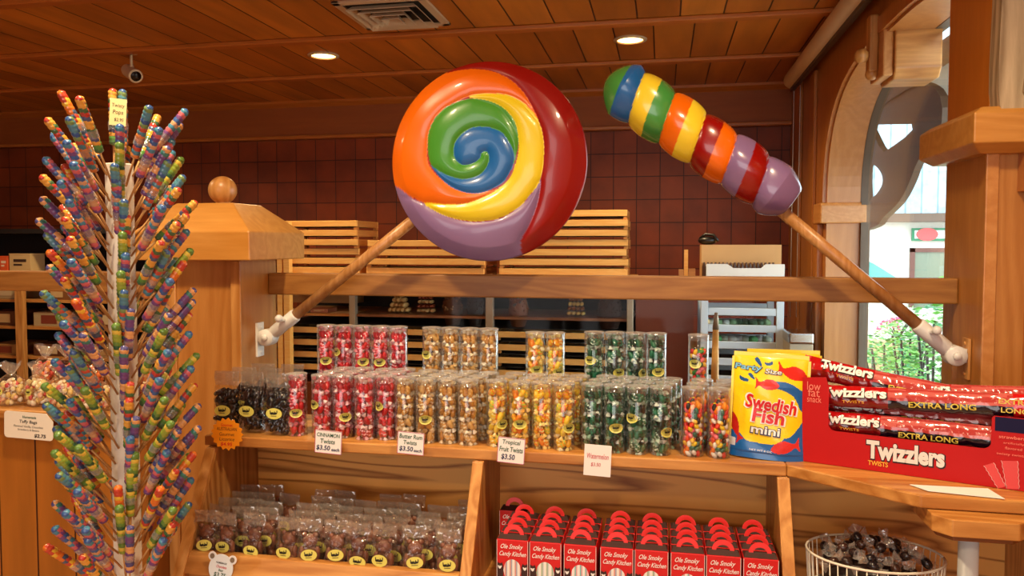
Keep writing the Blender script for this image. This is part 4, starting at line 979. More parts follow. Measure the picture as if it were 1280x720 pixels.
for k, (px, Y, lab) in enumerate([(284, 1.645, 'bag of black licorice with yellow oval label, leftmost front'), (314, 1.650, 'bag of black licorice with yellow oval label, middle front'), (348, 1.64, 'bag of black licorice with yellow oval label, next to cinnamon tubes'),
        (306, 1.705, 'bag of black licorice in second row behind leftmost front bag'), (338, 1.71, 'bag of black licorice in second row, right of pair'), (330, 1.765, 'bag of black licorice in back row, left of pair'), (366, 1.77, 'bag of black licorice in back row, right of pair')]):
    x = onY(px, 500, Y).x
    if k == 1: x = max(x, onY(284, 500, 1.645).x+.0635)
    LIC[k % 2].put((x, Y, ZS+.0005), (0, 0, [.05, -.04, .02, .1, -.1, .1, 0][k]), lab, 'licorice bags')
# ---- taffy boxes with red handles
REDC = mat('box_red', (206, 18, 22), .35, coat=.2); REDD = mat('box_fold_brown', (52, 26, 24), .5)
def candy_box(seed):
    W_, D_, H_ = .0655, .0385, .128; t = thing('taffy_box', 'x', 'candy box'); r = random.Random(seed)
    b = MB(); b.box(-W_/2, W_/2, 0, D_, 0, H_); b.build('carton', REDC, t, bevel=.0012)
    b = MB(); b.add([(-W_/2+.001, .002, H_+.0003), (W_/2-.001, .002, H_+.0003), (W_/2-.001, D_-.002, H_+.0003), (-W_/2+.001, D_-.002, H_+.0003), (-W_/2+.006, D_/2-.002, H_+.007), (W_/2-.006, D_/2-.002, H_+.007), (W_/2-.006, D_/2+.002, H_+.007), (-W_/2+.006, D_/2+.002, H_+.007)],
          [(0, 1, 5, 4), (1, 2, 6, 5), (2, 3, 7, 6), (3, 0, 4, 7), (4, 5, 6, 7)]); b.build('folded_top', REDD, t)
    arc = lambda ra_, n_=18: [(ra_*math.cos(PI*k/n_), ra_*.95*math.sin(PI*k/n_)) for k in range(n_+1)]
    P = arc(.0215)+list(reversed([(x*.60, y*.52) for x, y in arc(.0215)]))
    b = MB(); v, f = flat_geo([P], .0016); M = face_frame((0, D_/2-.0035, H_+.0055), (1, 0, 0), (0, .12, 1)); b.add(v, f, 0, False, None, M); b.build('handle', mat('handle_red', (226, 40, 34), .35), t)
    M = face_frame((0, -.0003, 0), (1, 0, 0), (0, 0, 1)); b = MB()
    fit(b, 'Ole Smoky', -.001, H_-.0150, .047, .0125, M, .012, .45, ext=0, lift=.0004); fit(b, 'Candy Kitchen', .001, H_-.0300, .056, .0125, M, .012, .45, ext=0, lift=.0004)
    b.build('script_lettering', PAPER, t)
    b = MB(); b.box(-W_/2+.0003, -W_/2+.0011, .001, H_-.001, .0002, .0006, M=M); b.box(W_/2-.0011, W_/2-.0003, .001, H_-.001, .0002, .0006, M=M); b.build('white_edges', PAPER, t)
    cols = [[(236, 232, 226), (214, 150, 140), (160, 170, 190), (240, 240, 236)], [(236, 236, 228), (150, 180, 150), (200, 210, 214), (244, 244, 240)], [(238, 230, 230), (120, 190, 190), (222, 160, 170), (245, 245, 245)]][seed % 3]
    b = MB(); n_ = 28; cy = H_-.0635; L = [(.0185*math.cos(2*PI*k/n_), .0235*math.sin(2*PI*k/n_)) for k in range(n_)]
    for q in range(n_//2):      # striped taffy behind the oval window: vertical bands
        x0 = -.0185+.037*q/(n_//2); x1 = x0+.037/(n_//2); h0 = .0235*math.sqrt(max(0, 1-(x0/.0185)**2)); h1 = .0235*math.sqrt(max(0, 1-(min(x1, .0185)/.0185)**2))
        b.add([(x0, cy-h0, .0006), (x1, cy-h1, .0006), (x1, cy+h1, .0006), (x0, cy+h0, .0006)], [(0, 1, 2, 3)], 0, False, lin(cols[(q+seed) % 4]), M)
    b.build('striped_candy_window', VMATT, t)
    for sx in (-1, 1):
        b = MB(); o2 = .0187 if sx > 0 else -.0187; e2 = sx*(W_/2-.0014)
        P = [(o2, H_-.085), (e2, H_-.085), (e2, H_-.050), (sx*.0300, H_-.0475), (sx*.0275, H_-.0500), (sx*.0240, H_-.0500), (sx*.0215, H_-.0475), (sx*.0195, H_-.0530), (o2, H_-.060)]
        v, f = flat_geo([P], .0002); b.add([p+Vector((0, 0, .0005)) for p in v], f, 0, False, None, M); pr_ = b.build('printed_bear', REDD, t)
        b = MB(); P = catmull([(sx*.026-.004, H_-.0545), (sx*.026, H_-.0558), (sx*.026+.004, H_-.0545), (sx*.026+.0025, H_-.0595), (sx*.026, H_-.0612), (sx*.026-.0025, H_-.0595)], 4)
        v, f = flat_geo([P], .0002); b.add([p+Vector((0, 0, .0008)) for p in v], f, 0, False, None, M); b.build('printed_muzzle', PAPER, pr_)
    return t
BX = [Proto(candy_box(i)) for i in range(3)]
edges = [(620.5, 660), (661, 702), (704, 746), (751, 791), (793, 836), (839, 881), (883, 927), (930, 974)]
drift = [.022, .014, .008, .004, .002, .0, -.002, -.004]
zx = .7667
pos0 = space_row([(onY(a, 680, 1.50).x+onY(c, 680, 1.50).x)/2 for a, c in edges][:1]+[(onY(a, 680, 1.50).x+onY(c, 680, 1.50).x)/2 for a, c in edges][1:])
xs = [(onY(a, 680, 1.50).x+onY(c, 680, 1.50).x)/2 for a, c in edges]
for k in range(1, len(xs)): xs[k] = max(xs[k], xs[k-1]+.0668)
xs = [min(x, .199-(7-k)*.0668) for k, x in enumerate(xs)]
for row in range(4):
    for k, x in enumerate(xs):
        where = ['leftmost', 'second from left', 'third from left', 'fourth from left', 'fourth from right', 'third from right', 'second from right', 'rightmost'][k]
        BX[(k+row*2) % 3].put((x+drift[k]*0+(.0 if row == 0 else 0), 1.502+row*.0415, .7665+.0 ), (0, 0, 0), 'red candy box with arched red handle, %s row, %s' % (['front', 'second', 'third', 'back'][row], where), 'red candy boxes in the middle bay')
BX[0].put((xs[0]-.030, 1.502+4*.0415, .7665), None, 'red candy box with arched red handle, alone behind the leftmost column', 'red candy boxes in the middle bay')
# ---- taffy bags on the left counter
def taffy_bag(seed, cols, lab=True):
    t = thing('taffy_bag', 'x', 'bag of candy'); r = random.Random(seed); b = MB()
    for k in range(60):
        a = r.uniform(0, 2*PI); q = math.sqrt(r.random())*.031; z = r.uniform(.010, .068)
        M = Matrix.Translation((q*math.cos(a), q*.7*math.sin(a), z)) @ Matrix.Rotation(r.uniform(0, 6), 4, 'Z') @ Matrix.Rotation(r.uniform(-1, 1), 4, 'X')
        c = lin(r.choice(cols)); b.ball((0, 0, 0), (.007, .007, .009), 7, 5, M=M, col=c)
        if k % 2: b.lathe([(.001, .008), (.006, .014)], 5, M=M, col=lin((250, 236, 210)), cap=False, smooth=False)
    b.build('taffy_pieces', VWRAP, t)
    b = MB(); b.lathe([(.002, .0), (.030, .001), (.038, .012), (.040, .045), (.034, .070), (.016, .084), (.010, .088)], 20, cap=False)
    for i, p in enumerate(b.v): p.y *= .72; p.x += .0015*math.sin(i*1.7); p.y += .0015*math.cos(i*2.3)
    b.build('cellophane', BAGC, t)
    b = MB(); n_ = 16
    b.grid(lambda u, v: ((.010+.020*v)*math.cos(2*PI*u)*(1+.25*math.sin(10*PI*u+seed)), (.008+.012*v)*math.sin(2*PI*u)*(1+.3*math.cos(8*PI*u)), .088+.030*v+.006*v*math.sin(6*PI*u)), 30, 4, closeu=True)
    b.build('gathered_top', HEADC, t)
    if lab:
        M = face_frame((r.uniform(-.015, .015), -.0300, .042), (1, 0, 0), (0, 0, 1)); oval_label(t, M, .022, .021, name='round_label')
    return t
PALE = [(250, 236, 190), (240, 210, 130), (250, 244, 226), (222, 90, 90), (236, 190, 160), (240, 220, 150)]
ORNG = [(240, 130, 60), (246, 170, 90), (230, 90, 80), (250, 200, 130)]
TB = [Proto(taffy_bag(60, PALE)), Proto(taffy_bag(61, PALE)), Proto(taffy_bag(62, ORNG, False))]
i_ = 0
xl = onY(12, 470, 1.795).x
for k in range(5):
    TB[k % 2].put((xl+k*.082, 1.80+(k % 2)*.004, 1.0505), (0, 0, [.1, -.2, .15, 0, .2][k]), 'cellophane bag of pale taffy with round label, front row, %s' % ['leftmost', 'second from left', 'middle', 'second from right', 'nearest the capped post'][k], 'taffy bags on the left counter')
t = tag(MB().box(xl-.06, -1.36, 1.845, 1.99, 1.0505, 1.085).build('low_step', OAKX), 'low wooden step under the back row of taffy bags', 'step')
for k in range(5):
    TB[2].put((xl+.02+k*.08, 1.90, 1.0855), (0, 0, .5*k), 'cellophane bag of orange and pink taffy, back row, %s' % ['leftmost', 'second from left', 'middle', 'second from right', 'nearest the capped post'][k], 'taffy bags on the left counter')

# ------------------------------------------------------------------ PARTY SIZE FISH CANDY BAG
WB, HB, DB = .150, .212, .045
def fish(cx, cy, s_, a, flip=1):
    P = catmull([(-1, 0), (-.55, .30), (0, .34), (.45, .18), (.72, .12), (1.05, .36), (.98, 0), (1.05, -.36), (.72, -.12), (.4, -.22), (0, -.30), (-.6, -.24)], 5)
    return [(cx+s_*(flip*x*math.cos(a)-y*math.sin(a)), cy+s_*(flip*x*math.sin(a)+y*math.cos(a))) for x, y in P]
# unit artwork space: x 0..1, y 0..1 (from the bottom)
BLU = catmull([(-.05, -.1), (-.05, .22), (.10, .24), (.22, .17), (.38, .16), (.50, .20), (.62, .22), (.80, .24), (.92, .34), (1.1, .50), (1.1, -.1)], 6)
BLU2 = catmull([(.40, .72), (.52, .765), (.72, .77), (.88, .72), (1.1, .60), (1.1, .45), (.94, .50), (.88, .58), (.80, .65), (.62, .70)], 6)
ART = [(BLU, (22, 100, 176)), (catmull([(.30, .25), (.36, .16), (.60, .16), (.72, .22), (.62, .24), (.45, .235)], 5), (246, 214, 20)), (BLU2, (20, 96, 170)), (fish(.47, .735, .16, -.04, -1), (206, 40, 34)), (fish(.80, .86, .20, -.18, -1), (206, 36, 28)), (fish(.74, .135, .19, .18), (214, 50, 48)),
       (fish(.05, .30, .16, -1.05), (196, 34, 30)), (catmull([(.08, .80), (.10, .755), (.20, .75), (.20, .775), (.13, .785)], 5), (16, 84, 150)), (catmull([(.20, .82), (.24, .79), (.29, .775), (.28, .80), (.24, .835)], 5), (16, 84, 150)),
       (catmull([(.28, .975), (.33, .93), (.38, .90), (.38, .93), (.33, .99)], 5), (16, 84, 150)), (catmull([(.42, .95), (.47, .945), (.52, .965), (.52, .93), (.44, .92)], 5), (16, 84, 150)), ([(.0, .10), (.075, .10), (.075, .175), (.0, .185)], (220, 224, 228))]
def bag_surface(u, v):
    k = math.sin(PI*min(1, max(0, u)))**.6 if 0 < u < 1 else 0
    top = 1 if v < .72 else max(0, (1-v)/.28)**.8
    y = -DB/2*k*(.25+.75*top)*(1 if v > .06 else .9)-.0025*math.sin(u*9+v*7)*k*math.sin(v*12)
    x = (u-.5)*WB*(1-.035*math.sin(PI*v)); return Vector((x, y, v*HB))
def fish_bag(name, lab, loc, rot, nu=110, nv=150):
    t = thing(name, lab, 'bag of candy', loc, rot, 'party size candy bags')
    U, V = np.meshgrid((np.arange(nu)+.5)/nu, (np.arange(nv)+.5)/nv); C = np.zeros(U.shape+(4,)); C[:] = lin((246, 214, 20))
    for P, c in ART: C[inside(U, V, P)] = lin(c)
    b = MB(); b.grid(bag_surface, nu, nv, colfn=lambda u, v: tuple(C[min(nv-1, int(v*nv)), min(nu-1, int(u*nu))])); o = b.build('printed_front', VC, t)
    b = MB(); b.grid(lambda u, v: (lambda p: Vector((p.x, .002-p.y*.7, p.z)))(bag_surface(1-u, v)), 24, 30); b.build('back', mat(name+'_back_yellow', (240, 208, 24), .3, coat=.3), t)
    b = MB(); b.box(-WB/2-.003, -WB/2+.002, -.001, .002, .004, HB-.003); b.box(WB/2-.002, WB/2+.004, -.001, .002, .004, HB-.003); b.box(-WB/2, WB/2, -.001, .002, HB-.002, HB+.008); b.build('sealed_edges', mat(name+'_edge', (246, 216, 30), .3, coat=.3), t)
    def words(body, cu, cv, w_, h_, bold, shear, m, nm, rot_=0, lift=.0018):
        v, f = text_geo(body, 1.0, bold, shear); x0 = min(p.x for p in v); x1 = max(p.x for p in v); y0 = min(p.y for p in v); y1 = max(p.y for p in v)
        out = []
        for p in v:
            a_ = (p.x-(x0+x1)/2)/(x1-x0)*w_*WB; c_ = (p.y-(y0+y1)/2)/(y1-y0)*h_*HB
            uu = cu+(a_*math.cos(rot_)-c_*math.sin(rot_))/WB; vv = cv+(a_*math.sin(rot_)+c_*math.cos(rot_))/HB; q = bag_surface(uu, vv); out.append((q.x, q.y-lift, q.z))
        b = MB(); b.add(out, f); return b.build(nm, m, t)
    RED = mat(name+'_red', (206, 30, 34), .35); BL = mat(name+'_blue', (20, 84, 160), .35); WH = mat(name+'_white', (240, 240, 240), .35); NV = mat(name+'_navy', (16, 40, 90), .4)
    for body, cu, cv, w_, h_, ro in (('Swedish', .53, .545, .70, .135, -.10), ('Fish', .50, .425, .44, .135, -.06)):
        words(body, cu, cv, w_+.045, h_+.022, .055, .05, WH, 'lettering_outline', ro, .0016); words(body, cu, cv, w_, h_, .028, .05, RED, 'lettering', ro, .0024)
    words('mini', .47, .285, .42, .095, .06, 0, NV, 'lettering_outline', -.06, .0016); words('mini', .47, .287, .39, .075, .02, 0, WH, 'lettering', -.06, .0024)
    words('Party', .20, .882, .40, .085, .06, .1, NV, 'lettering_outline', -.03, .0016); words('Party', .20, .884, .37, .07, .02, .1, mat(name+'_pale', (120, 190, 230), .4), 'lettering', -.03, .0024)
    words('Size', .54, .865, .24, .055, .05, .1, NV, 'lettering_outline', -.03, .0016); words('Size', .54, .867, .22, .045, .01, .1, WH, 'lettering', -.03, .0024)
    words('NET WT 8 OZ', .42, .085, .30, .018, .0, 0, WH, 'small_print', -.03)
    return t
g0 = onZ(921, 569, ZS); g1 = onZ(991, 578, ZS)
yb = 1.655
fx_ = (onY(912, 500, yb).x+onY(1006, 500, yb).x)/2
fish_bag('fish_candy_bag', 'yellow and blue party size bag of red fish candy, front one', (fx_, yb, ZS+.0005), (-.06, .035, -.12))
fish_bag('fish_candy_bag', 'yellow party size bag of fish candy mostly hidden behind the front bag', (fx_+.042, yb+.065, ZS+.0005), (-.05, .0, -.05), 50, 70)

# ------------------------------------------------------------------ RED DISPLAY CARTON OF LONG TWISTS
A = Vector((.286, 1.645, ZS+.0008)); Bp = onZ(1280, 615, ZS); Bp.z = A.z
MF = face_frame(A, Bp-A, (0, 0, 1))            # x along the front, y up, z towards the viewer
rz = math.atan2((Bp-A).y, (Bp-A).x)
t = thing('candy_carton', 'open red display carton of long strawberry twist packs', 'display box', A, (0, 0, rz)); CT = t
LW, HH, DW = .425, .178, .15
ML = face_frame((0, 0, 0), (1, 0, 0), (0, 0, 1))
uv = lambda px, py: plane_uv(MF, px, py)
u0, _ = uv(1036, 500); u1, _ = uv(1240, 520); _, vb = uv(1060, 541)
r_ = .014
P = [(0, 0), (LW, 0), (LW, HH-.045), (u1+.004, HH-.045), (u1, HH-.049)]+[(u1-r_*(1-math.cos(a)), vb+r_*(1-math.sin(a))) for a in [PI/2*i/6 for i in range(7)]]
P += [(u0+r_*(1-math.sin(a)), vb+r_*(1-math.cos(a))) for a in [PI/2*i/6 for i in range(7)]]+[(u0, HH-.02), (u0-.006, HH), (0, HH-.004)]
b = MB(); v, f = flat_geo([P], .003); b.add(v, f, 0, False, None, ML @ Matrix.Translation((0, 0, -.0015))); b.build('printed_front', mat('carton_red', (182, 8, 8), .5, spec=.3), t)
RB_ = mat('carton_red_side', (180, 12, 14), .45)
b = MB(); b.box(0, .003, .0035, DW, 0, HH-.004); b.build('side', RB_, t); b = MB(); b.box(LW-.003, LW, .0035, DW, 0, HH-.045); b.build('side', RB_, t)
b = MB(); b.box(.0035, LW-.0035, .0035, DW, 0, .003); b.box(.0035, LW-.0035, DW-.003, DW, .0035, HH-.05); b.build('base_and_back', RB_, t)
def cword(body, pxa, pya, pxb, pyb, mats, bold=.02, shear=0, nm='lettering', outline=None):
    """lettering fitted between two photo corners of the word, on the carton's front"""
    a_ = uv(pxa, pyb); c_ = uv(pxb, pya); cx, cy, w_, h_ = (a_[0]+c_[0])/2, (a_[1]+c_[1])/2, abs(c_[0]-a_[0]), abs(c_[1]-a_[1])
    if outline:
        b = MB(); fit(b, body, cx+.0008, cy-.0008, w_+.004, h_+.004, ML, bold+.035, shear, lift=.0006, ext=0); b.build(nm+'_outline', outline, t)
    b = MB(); fit(b, body, cx, cy, w_, h_, ML, bold, shear, lift=.0010, ext=0); b.build(nm, mats, t)
WHI = mat('carton_white', (232, 228, 224), .4); BLK = mat('carton_black', (18, 10, 12), .5); YEL = mat('carton_yellow', (236, 180, 50), .4); SAL = mat('carton_salmon', (240, 130, 110), .4); NAVY = mat('carton_navy', (20, 18, 60), .6, spec=.2); GOLD = mat('carton_gold', (214, 196, 80), .4)
a_, c_ = uv(1083, 588), uv(1181, 556)
def cline(body, pl, pr_, hpx, mats, bold, nm, outline=None):
    a_, c_ = uv(*pl), uv(*pr_); cx, cy = (a_[0]+c_[0])/2, (a_[1]+c_[1])/2; w_ = c_[0]-a_[0]; h_ = abs(uv(pl[0], pl[1]-hpx/2)[1]-uv(pl[0], pl[1]+hpx/2)[1])
    if outline:
        b = MB(); fit(b, body, cx+.0006, cy-.0008, w_+.004, h_+.004, ML, bold+.035, 0, lift=.0006, ext=0); b.build(nm+'_outline', outline, t)
    b = MB(); fit(b, body, cx, cy, w_, h_, ML, bold, 0, lift=.0010, ext=0); b.build(nm, mats, t)
cline('Twizzlers', (1083, 561), (1181, 573), 23, WHI, .045, 'logo', BLK)
cline('TWISTS', (1085, 578), (1110, 581), 6, YEL, .02, 'twists_word')
for s1, y0_, y1_, x0_, x1_ in (('low', 478, 487, 1009, 1026), ('fat', 486, 495, 1010, 1025), ('snack', 496, 502, 1009, 1027)): cword(s1, x0_, y0_, x1_, y1_, SAL, .0, 0, 'claim')
pa, pb = uv(1242, 536)[0], LW
b = MB(); b.box(u1+.005, LW-.001, uv(1260, 540)[1], HH-.046, .0002, .0006, M=ML); b.build('navy_panel', NAVY, t)
def lword(body, cu, cv, w_, h_, m, bold=.02, nm='lettering'):
    b = MB(); fit(b, body, cu, cv, w_, h_, ML, bold, 0, lift=.0012, ext=0); b.build(nm, m, t)
cu = uv(1267, 500)[0]; q1 = uv(1260, 502)[1]; q2 = uv(1260, 513)[1]
lword('EXTRA', cu+.002, q1, .050, .0095, GOLD); lword('LONG', cu+.002, q2, .042, .0095, GOLD)
lword('strawberry', cu+.002, uv(1260, 547)[1], .046, .008, SAL, .01); lword('artificially', cu+.002, uv(1260, 554)[1], .032, .005, SAL, 0); lword('flavored', cu+.002, uv(1260, 560)[1], .026, .005, SAL, 0); lword('twisty twists', cu-.002, uv(1258, 568)[1], .044, .0055, SAL, 0)
for (tx, ty, bx, by, w0, w1) in ((1236, 580, 1252, 616, .016, .012), (1262, 576, 1266, 616, .024, .018)):
    a_, c_ = Vector((uv(tx, ty)[0], uv(tx, ty)[1], 0)), Vector((uv(bx, by)[0], max(.002, uv(bx, by)[1]), 0)); d_ = (c_-a_).normalized(); s_ = Vector((-d_.y, d_.x, 0)); n_ = 10
    Lp = [a_+(c_-a_)*k/n_+s_*(w0/2+(w1-w0)/2*k/n_+.0012*(k % 2)) for k in range(n_+1)]; Rp = [a_+(c_-a_)*k/n_-s_*(w0/2+(w1-w0)/2*k/n_+.0012*((k+1) % 2)) for k in range(n_+1)]
    b = MB(); v, f = flat_geo([[(p.x, p.y) for p in Lp+Rp[::-1]]], .0002); b.add([p+Vector((0, 0, .0005)) for p in v], f, 0, False, None, ML); b.build('twist_drawing', mat('drawing_rose', (216, 70, 70), .4), t)
    for PP in (Lp, Rp):
        b = MB(); b.tube([ML @ Vector((p.x, p.y, .0007)) for p in PP], .0005, 4); b.build('twist_outline', mat('drawing_pale', (240, 190, 190), .4), t)
# the long packs
def pack(label, L_, w_, d_, seed, loc, rot, film_top=False):
    t = thing('twist_pack', label, 'candy pack', loc, rot, 'long twist packs in the red carton')
    nu, nv = 100, 24; r = random.Random(seed); ph = r.uniform(0, 6)
    def shp(u, v):
        a = 2*PI*v; e = min(1, u/.10, (1-u)/.10); e = max(0, e)**.5
        dd = d_/2*(.08+.92*e); ww = w_/2*(1.0+.05*(1-e)); y = dd*math.cos(a); z = ww*math.sin(a)
        n = math.sin(u*60+ph)*math.cos(a*2+u*17)+.5*math.sin(u*113+a*3)
        return Vector(((u-.5)*L_, -y+.0012*n, z+.0012*n*.6+.006*math.sin(u*PI*1.3+ph)*.3))
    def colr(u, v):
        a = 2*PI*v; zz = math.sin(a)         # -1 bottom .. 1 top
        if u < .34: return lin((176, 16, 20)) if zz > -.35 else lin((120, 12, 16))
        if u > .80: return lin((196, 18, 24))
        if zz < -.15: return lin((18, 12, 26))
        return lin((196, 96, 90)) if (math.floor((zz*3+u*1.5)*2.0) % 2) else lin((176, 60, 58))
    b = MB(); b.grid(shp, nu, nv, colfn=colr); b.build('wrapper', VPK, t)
    b = MB()
    for x, s_ in ((-L_/2, -1), (L_/2, 1)):
        b.grid(lambda u, v: (x+s_*u*.012, .0015*math.sin(v*40), (v-.5)*w_*1.02+.002*math.sin(u*9)), 3, 24)
    b.build('crimped_ends', mat('pack_end_%d' % seed, (200, 26, 30), .3, coat=.4), t)
    def words(body, cu_, cz, ww_, hh_, m, bold, nm, shear=0):
        lf = .0030 if 'outline' in nm else .0046
        v, f = text_geo(body, 1.0, bold, shear); x0 = min(p.x for p in v); x1 = max(p.x for p in v); y0 = min(p.y for p in v); y1 = max(p.y for p in v); out = []
        for p in v:
            x = (p.x-(x0+x1)/2)/(x1-x0)*ww_+(cu_-.5)*L_; z = (p.y-(y0+y1)/2)/(y1-y0)*hh_+cz; a = math.asin(max(-.98, min(.98, z/(w_/2)))); q = shp(x/L_+.5, (a % (2*PI))/(2*PI)); out.append((x, q.y-lf, z))
        b = MB(); b.add(out, f); b.build(nm, m, t)
    words('Twizzlers', .20, .006, L_*.28, w_*.50, BLK, .07, 'logo_outline'); words('Twizzlers', .20, .0068, L_*.27, w_*.46, WHI, .04, 'logo')
    words('TWISTS', .20, -w_*.27, L_*.09, w_*.11, YEL, .0, 'twists_word')
    words('EXTRA LONG', .545, -w_*.28, L_*.25, w_*.24, GOLD, .025, 'extra_long_words')
    words('strawberry', .89, -.0, L_*.12, w_*.12, SAL, .0, 'flavour_word')
    return t
VPK = vcol('glossy_pack_film', .16, .6, .5, 55)
def pk(label, seed, ua, za, ub, zb, yy, w_=.042, d_=.026, tilt=.25):
    """ends given in carton coordinates: u along the front, z above the shelf, yy behind the front"""
    L_ = math.hypot(ub-ua, zb-za); ry = -math.atan2(zb-za, ub-ua); m = Matrix.Rotation(rz, 4, 'Z'); p = A+m @ Vector(((ua+ub)/2, yy, (za+zb)/2))
    M = m @ Matrix.Rotation(ry, 4, 'Y') @ Matrix.Rotation(-tilt, 4, 'X'); return pack(label, L_, w_, d_, seed, p, M.to_euler())
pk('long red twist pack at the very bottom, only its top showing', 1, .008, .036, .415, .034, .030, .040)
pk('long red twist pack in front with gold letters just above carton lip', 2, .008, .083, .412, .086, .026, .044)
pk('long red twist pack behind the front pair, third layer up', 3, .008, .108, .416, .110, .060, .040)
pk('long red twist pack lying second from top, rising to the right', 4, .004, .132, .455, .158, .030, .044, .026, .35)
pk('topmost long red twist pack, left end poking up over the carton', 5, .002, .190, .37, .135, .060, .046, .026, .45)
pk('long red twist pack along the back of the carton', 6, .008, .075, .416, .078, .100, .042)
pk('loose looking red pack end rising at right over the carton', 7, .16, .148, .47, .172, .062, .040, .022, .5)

# ------------------------------------------------------------------ POP TREE
TC = Vector((-1.048, 1.322, 0)); va = math.atan2(-TC.x, TC.y)    # direction to the camera from the tree: rotate by -va
toc = Vector((0, 0, 0))-Vector((TC.x, TC.y, 0)); azc = math.atan2(toc.y, toc.x)
t = thing('pop_stand', 'tall white square post full of rainbow twist pops', 'candy stand', TC, (0, 0, azc+PI/4))
b = MB(); b.box(-.0185, .0185, -.0185, .0185, .02, 1.658); b.build('post', WHITEP, t, bevel=.002)
b = MB(); b.box(-.16, .16, -.16, .16, 0, .02); b.build('base', WHITEP, t)
PALS = [('orange, yellow and green', [(226, 120, 40), (236, 190, 60), (70, 130, 60), (200, 70, 50), (70, 90, 120)]),
        ('blue, violet and pink', [(56, 96, 160), (116, 70, 130), (206, 100, 110), (70, 140, 170), (210, 160, 120)]),
        ('green and yellow', [(50, 120, 50), (150, 170, 60), (226, 200, 80), (40, 90, 60), (100, 140, 60)]),
        ('blue and orange', [(50, 90, 150), (226, 140, 70), (80, 140, 160), (196, 80, 60), (120, 150, 90)]),
        ('red, yellow and green', [(190, 60, 50), (70, 110, 70), (90, 150, 70), (230, 170, 70), (80, 90, 130)]),
        ('pink, purple and teal', [(206, 110, 120), (110, 70, 130), (60, 130, 120), (230, 170, 110), (80, 80, 140)])]
def pop(i, lbl):
    cols = [lin(tuple(v*.95 for v in c)) for c in PALS[i][1]]; n_ = len(cols); r = random.Random(70+i)
    seqs = [cols[r.randrange(n_)] for _ in range(60)]
    for q in range(60): seqs[q] = cols[(q+(1 if r.random() < .25 else 0)) % n_]
    t = thing('twist_pop', 'x', 'lollipop')
    b = MB(); b.tube([(0, 0, 0), (0, 0, .075)], .0021, 6); b.build('stick', POPSTICK, t)
    L_ = .112; R_ = .0086; z0 = .060
    def fn(u, v):
        z = v*L_; e = min(1, ((1-v)/.05)**.5 if v < 1 else 0, (v/.03)**.5 if v > 0 else 0); ph = z/.0080+u
        rr_ = R_*(.86+.14*abs(math.sin(PI*ph)))*max(.05, e); return (rr_*math.cos(2*PI*u), rr_*math.sin(2*PI*u), z0+z)
    def cf(u, v): return seqs[int((v*L_)/.0080+u) % 60]
    b = MB(); b.grid(fn, 12, 56, colfn=cf, closeu=True); b.build('twisted_candy', VCANDY2, t)
    b = MB(); b.lathe([(R_+.0008, z0+.03), (R_+.0009, z0+.046)], 12, cap=False); 
    o = b.build('wrapper_band', POPFILM, t)
    return t
POPSTICK = mat('pop_stick', (206, 156, 96), .6); POPFILM = clear('pop_wrapper', (236, 236, 236), .25, .7, .1, .5, 120, haze=.5); VCANDY2 = vcol('twist_pop_colours', .3, .35)
POPS = [Proto(pop(i, '')) for i in range(6)]
DIRS = [('pointing at the viewer', 0), ('front right', 42), ('pointing right', 84), ('back right', 128), ('pointing away', 178), ('back left', -128), ('pointing left', -84), ('front left', -42)]
r = random.Random(12); NROW = 25
for row in range(NROW):
    zb0 = 1.632-row*.0345
    for k, (dn, az) in enumerate(DIRS):
        z = zb0-(k % 2)*.016+r.uniform(-.005, .005); an = azc+math.radians(az+r.uniform(-13, 13))
        el = math.radians(r.uniform(30, 45) if k else r.uniform(14, 22))
        if row < 3: el *= .85
        if k == 0 and row < 2: continue
        d_ = Vector((math.cos(an)*math.sin(el), math.sin(an)*math.sin(el), math.cos(el)))
        p = TC+Vector((math.cos(an)*.0225, math.sin(an)*.0225, z))
        e = d_.to_track_quat('Z', 'Y').to_euler(); pi_ = r.choice([0, 1, 2, 3, 4, 5, 2, 1]) if z < 1.3 else r.choice([0, 1, 3, 4, 5, 1, 2])
        POPS[pi_].put(p, e, '%s twist pop, %s row from top, %s' % (PALS[pi_][0], ORD[row], dn), 'rainbow twist pops on the white post')
ptop = TC+Vector((0, 0, 1.632))
for k, (dx, pi_) in enumerate(((-.0085, 3), (.0085, 4))):
    POPS[pi_].put(ptop+Vector((math.cos(azc+PI/2)*-dx, math.sin(azc+PI/2)*-dx, -.0+.0)), (0, .0, 0), 'upright twist pop on the very top of the post, %s of the pair' % ('left', 'right')[k], 'rainbow twist pops on the white post')
tc_ = ptop+Vector((math.cos(azc)*.012, math.sin(azc)*.012, .124))
t = thing('price_tag', 'yellowish paper price tag tied round the topmost twist pops', 'tag', tc_, (0, .06, azc+PI/2), 'price cards'); M = face_frame((0, 0, 0), (1, 0, 0), (0, 0, 1))
b = MB(); b.box(-.0145, .0145, -.026, .026, -.0005, .0005, M=M); b.build('paper', mat('tag_yellow', (238, 222, 160), .7), t)
b = MB()
for body, cx, cy, lw, lh in (('Twisty', 0, .012, .022, .009), ('Pops', 0, -.001, .018, .010), ('$2.95', .002, -.015, .016, .007)): fit(b, body, cx, cy, lw, lh, M, .0, .1, lift=.0008)
b.build('handwriting', INKS['black'], t)
b = MB(); b.tube([(-.0145, 0, .024), (-.012, .024, .02), (.012, .024, .02), (.0145, 0, .022)], .0012, 6); b.build('string', PAPER, t)

